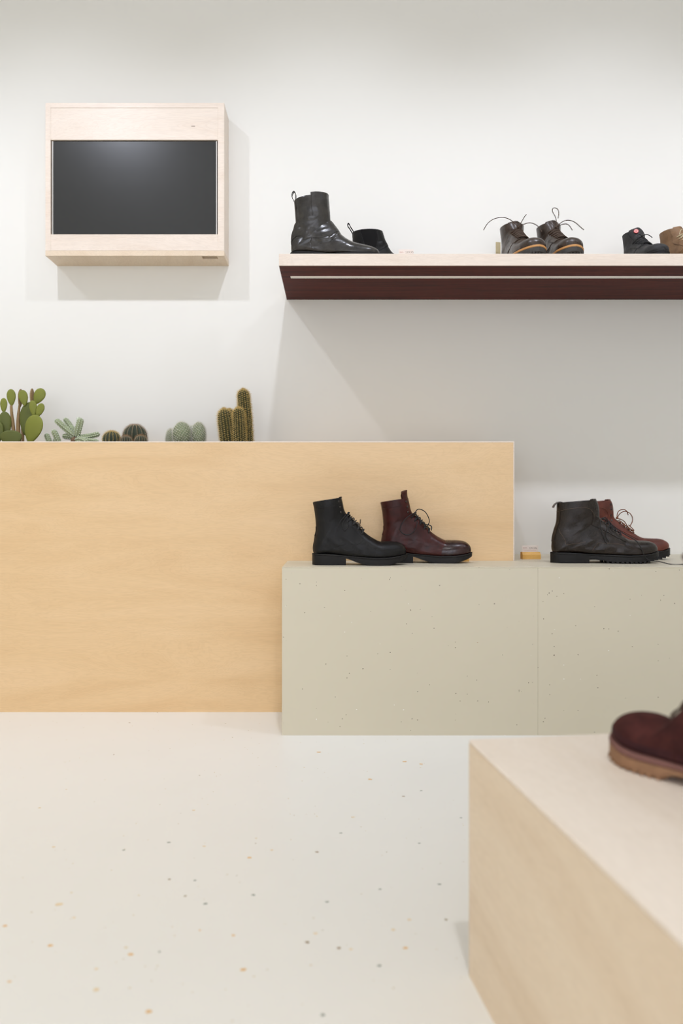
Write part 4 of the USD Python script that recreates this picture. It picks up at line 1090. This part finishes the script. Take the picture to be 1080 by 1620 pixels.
def ribbed(path, rad, ribs, depth, cap=6, n=30, sides=6):
    """a ribbed stem along the path with a rounded tip; returns the mesh and its rib lines (points, normals)"""
    p = spline(path, n)
    t = np.gradient(p, axis=0); t /= np.linalg.norm(t, axis=1, keepdims=True)
    k = np.linspace(0, 1, n)
    L = np.linalg.norm(np.diff(p, axis=0), axis=1).sum()
    prof = np.interp(k, np.linspace(0, 1, len(rad)), rad)
    u = np.cross(t[0], (0.13, 0.97, 0.2)); u /= np.linalg.norm(u)
    na = ribs * sides
    a = np.linspace(0, 2 * np.pi, na, endpoint=False)
    rings, RP, RN = [], [], []
    for i in range(n):
        u = u - t[i] * (u @ t[i]); u /= np.linalg.norm(u); v = np.cross(t[i], u)
        e = max(0.0, (L - k[i] * L)) / max(prof[i], 1e-6)
        tip = math.sqrt(max(0.0, 1 - (1 - min(e, 1)) ** 2))
        rr = prof[i] * tip * (1 - depth * (0.5 - 0.5 * np.cos(a * ribs)) ** 1.0)
        d = np.cos(a)[:, None] * u + np.sin(a)[:, None] * v
        rings.append(p[i] + rr[:, None] * d)
        ar = np.arange(ribs) * 2 * np.pi / ribs
        dr = np.cos(ar)[:, None] * u + np.sin(ar)[:, None] * v
        RP.append(p[i] + prof[i] * tip * dr); RN.append(dr * tip + t[i] * (1 - tip))
    V = np.vstack(rings + [p[:1], p[-1:]])
    f = grid_faces(n, na, closed=True)
    for j in range(na):
        f += [(n * na, (j + 1) % na, j), (n * na + 1, (n - 1) * na + j, (n - 1) * na + (j + 1) % na)]
    m = trimesh.Trimesh(V, f, process=False)
    if m.volume < 0:
        m.invert()
    return m, np.array(RP), np.array(RN)

def rib_points(RP, RN, step, phase=0.0):
    """areole places every `step` metres along each rib"""
    P, N = [], []
    for j in range(RP.shape[1]):
        q = RP[:, j]; d = np.r_[0, np.cumsum(np.linalg.norm(np.diff(q, axis=0), axis=1))]
        s = np.arange(phase * step + (step / 2 if j % 2 else 0), d[-1], step)
        P.append(np.stack([np.interp(s, d, q[:, c]) for c in range(3)], 1)); N.append(np.stack([np.interp(s, d, RN[:, j, c]) for c in range(3)], 1))
    P, N = np.vstack(P), np.vstack(N)
    return P, N / np.linalg.norm(N, axis=1, keepdims=True)

# spiny spurge with sprawling pale stems
r, o = plant('sprawling_spurge', 'sprawling pale grey-green spurge with knobbly finger stems', 120)
hub = c_at(120, 694, 0)
STEMS = [((118, 690, .0), (103, 677, -.005), (89, 664, -.01), .0115), ((119, 688, .012), (108, 672, .016), (99, 661, .02), .0105), ((121, 690, .02), (121, 672, .026), (121, 659, .03), .0100), ((122, 690, -.008), (126, 676, -.012), (130, 662, -.014), .0130),
         ((124, 692, .0), (140, 690, .004), (157, 686, .006), .0100), ((124, 695, -.012), (142, 698, -.02), (159, 700, -.024), .0105), ((124, 698, -.02), (133, 697, -.034), (143, 702, -.044), .0120), ((116, 692, .004), (104, 690, .006), (98, 690, .008), .0110),
         ((97, 704, -.02), (93, 692, -.026), (88, 681, -.03), .0110), ((80, 705, .0), (76, 694, .0), (73, 686, .0), .0105), ((88, 705, .012), (86, 697, .012), (83, 694, .012), .0085)]
aP, aN = [], []
for i, (a, b, c, rad) in enumerate(STEMS):
    q = [c_at(*a) - o, c_at(*b) - o, c_at(*c) - o]
    m, RP, RN = ribbed(q, (rad * .85, rad, rad, rad * .92), 7, 0.22, n=26, sides=5)
    obj('stem', m, 'spurge_pale' if i in (2,) else 'spurge_green', r, smooth=40)
    P, N = rib_points(RP, RN, 0.0085)
    aP.append(P); aN.append(N)
aP, aN = np.vstack(aP), np.vstack(aN)
tag(obj('knobs', dots(aP, aN, 0.0021, 1), 'spurge_pale', r, smooth=True), None, None, None, 'stuff')
tag(obj('spines', spines(aP, aN, 0.0065, 0.35, 2, 0.0003, g5), 'spine_white', r, smooth=False), None, None, None, 'stuff')
obj('root_stock', trimesh.creation.icosphere(subdivisions=2, radius=0.017).apply_translation((c_at(119, 697, 0) - o)), 'stem_brown', r, smooth=True)

def barrel(parent, o, px, py, rad_px, squash, dy, ribs=15):
    R = rad_px * CS
    n, sides = 22, 5
    na = ribs * sides
    ph = np.linspace(0.02, np.pi * 0.9, n)
    a = np.linspace(0, 2 * np.pi, na, endpoint=False) + 0.11
    ctr = c_at(px, py, dy) - o
    rings = []
    for p in ph:
        rr = R * np.sin(p) * (1 - 0.15 * (0.5 - 0.5 * np.cos((a - 0.11) * ribs)) * min(1, np.sin(p) * 2))
        z = R * squash * (np.cos(p) - 0.10 * math.exp(-(p / 0.25) ** 2))
        rings.append(np.c_[np.cos(a) * rr, np.sin(a) * rr, np.full(na, z)] + ctr)
    V = np.vstack(rings + [rings[0].mean(0)[None], rings[-1].mean(0)[None]])
    f = grid_faces(n, na, closed=True)
    for j in range(na):
        f += [(n * na, j, (j + 1) % na), (n * na + 1, (n - 1) * na + (j + 1) % na, (n - 1) * na + j)]
    m = trimesh.Trimesh(V, f, process=False)
    if m.volume < 0:
        m.invert()
    obj('body', m, 'barrel_green', parent, smooth=True)
    P, N = [], []
    for j in range(ribs):
        aa = 0.11 + 2 * np.pi * j / ribs
        for p in np.arange(0.16, 2.2, 0.0062 / R):
            P.append(np.array([math.cos(aa) * math.sin(p) * R, math.sin(aa) * math.sin(p) * R, R * squash * (math.cos(p) - 0.10 * math.exp(-(p / 0.25) ** 2))]) + ctr)
            N.append(np.array([math.cos(aa) * math.sin(p), math.sin(aa) * math.sin(p), math.cos(p)]))
    return P, N

r, o = plant('barrel_cactus', 'single round barrel cactus with golden ribs, left of the barrel cluster', 178)
P, N = barrel(r, o, 178, 696, 14.2, 0.95, -.012)
tag(obj('areoles', dots(P, N, 0.0014, 0), 'areole_gold', r, smooth=False), None, None, None, 'stuff')
tag(obj('spines', spines(P, N, 0.0095, 0.55, 8, 0.0003, g5), 'spine_gold', r, smooth=False), None, None, None, 'stuff')
r, o = plant('barrel_cactus', 'cluster of three barrel cacti grown together, one large and two small', 213)
PP, NN = [], []
for args in ((213, 690, 18.8, 0.98, .004), (205, 700, 9.5, 0.9, -.052), (227, 699, 9.8, 0.9, -.042)):
    P, N = barrel(r, o, *args)
    PP += P; NN += N
tag(obj('areoles', dots(PP, NN, 0.0014, 0), 'areole_pale', r, smooth=False), None, None, None, 'stuff')
tag(obj('spines', spines(PP, NN, 0.0100, 0.6, 8, 0.0003, g5), 'spine_brown', r, smooth=False), None, None, None, 'stuff')

# pale pincushion cluster
r, o = plant('pincushion_cactus', 'cluster of woolly pale pincushion cactus heads in the middle of the row', 293)
PP, NN = [], []
for px, py, hw, hh, dy in ((289, 688, 13.8, 19, -.014), (314, 688, 10.8, 19, .0), (269.5, 693, 7.5, 14, .006), (303, 690, 10, 16.5, .026)):
    m = trimesh.creation.icosphere(subdivisions=4)
    sc = np.array([hw * CS, hw * CS, hh * CS]); ctr = c_at(px, py, dy) - o
    n = 260
    k = np.arange(n) + 0.5
    phi = np.arccos(1 - 1.7 * k / n); th = np.pi * (1 + 5 ** 0.5) * k
    D = np.c_[np.cos(th) * np.sin(phi), np.sin(th) * np.sin(phi), np.cos(phi)]
    dist = np.min(np.linalg.norm(m.vertices[:, None] - D[None], axis=2), axis=1)
    v = m.vertices * (1 + 0.07 * np.exp(-(dist / 0.075) ** 2))[:, None] * sc + ctr
    obj('head', trimesh.Trimesh(v, m.faces, process=False), 'grey_green', r, smooth=True)
    PP.append(D * 1.07 * sc + ctr); nn_ = D / sc; NN.append(nn_ / np.linalg.norm(nn_, axis=1, keepdims=True))
PP, NN = np.vstack(PP), np.vstack(NN)
tag(obj('areoles', dots(PP, NN, 0.00125, 0), 'areole_pale', r, smooth=False), None, None, None, 'stuff')
tag(obj('spines', spines(PP, NN, 0.0085, 0.8, 12, 0.00030, g5), 'spine_white', r, smooth=False), None, None, None, 'stuff')

# golden columns
r, o = plant('column_cactus', 'group of upright ribbed column cacti with golden spines, one much taller', 375)
PP, NN = [], []
for path, rad in ((((388.5, 704, .006), (387.5, 665, .006), (384, 616, .006)), (11.2, 11.2, 10.6, 10.0, 9.2)), (((381, 704, -.030), (380, 675, -.030), (378.5, 647, -.030)), (9.8, 10.2, 9.8, 8.8)), (((362, 704, -.014), (358, 672, -.014), (354.5, 648, -.014)), (11.0, 12.2, 12.0, 10.0)), (((368, 704, .022), (365, 672, .022), (361, 647.5, .022)), (9.5, 11.0, 11, 9.5))):
    q = [c_at(*p) - o for p in path]
    q[0][2] = min(q[0][2], 0.0)
    m, RP, RN = ribbed(q, [v * CS for v in rad], 16, 0.13, n=48, sides=5)
    obj('stem', m, 'column_green', r, smooth=40)
    P, N = rib_points(RP, RN, 0.0078)
    PP.append(P); NN.append(N)
    tipp = np.array([q[-1] + np.array([g5.normal() * .004, g5.normal() * .004, -.003 + 0.001 * g5.normal()]) for _ in range(26)])
    PP.append(tipp); NN.append(np.tile([0, 0, 1.0], (26, 1)))
PP, NN = np.vstack(PP), np.vstack(NN)
tag(obj('areoles', dots(PP, NN, 0.0017, 0), 'areole_gold', r, smooth=False), None, None, None, 'stuff')
tag(obj('spines', spines(PP, NN, 0.0120, 0.5, 9, 0.00032, g5), 'spine_gold', r, smooth=False), None, None, None, 'stuff')
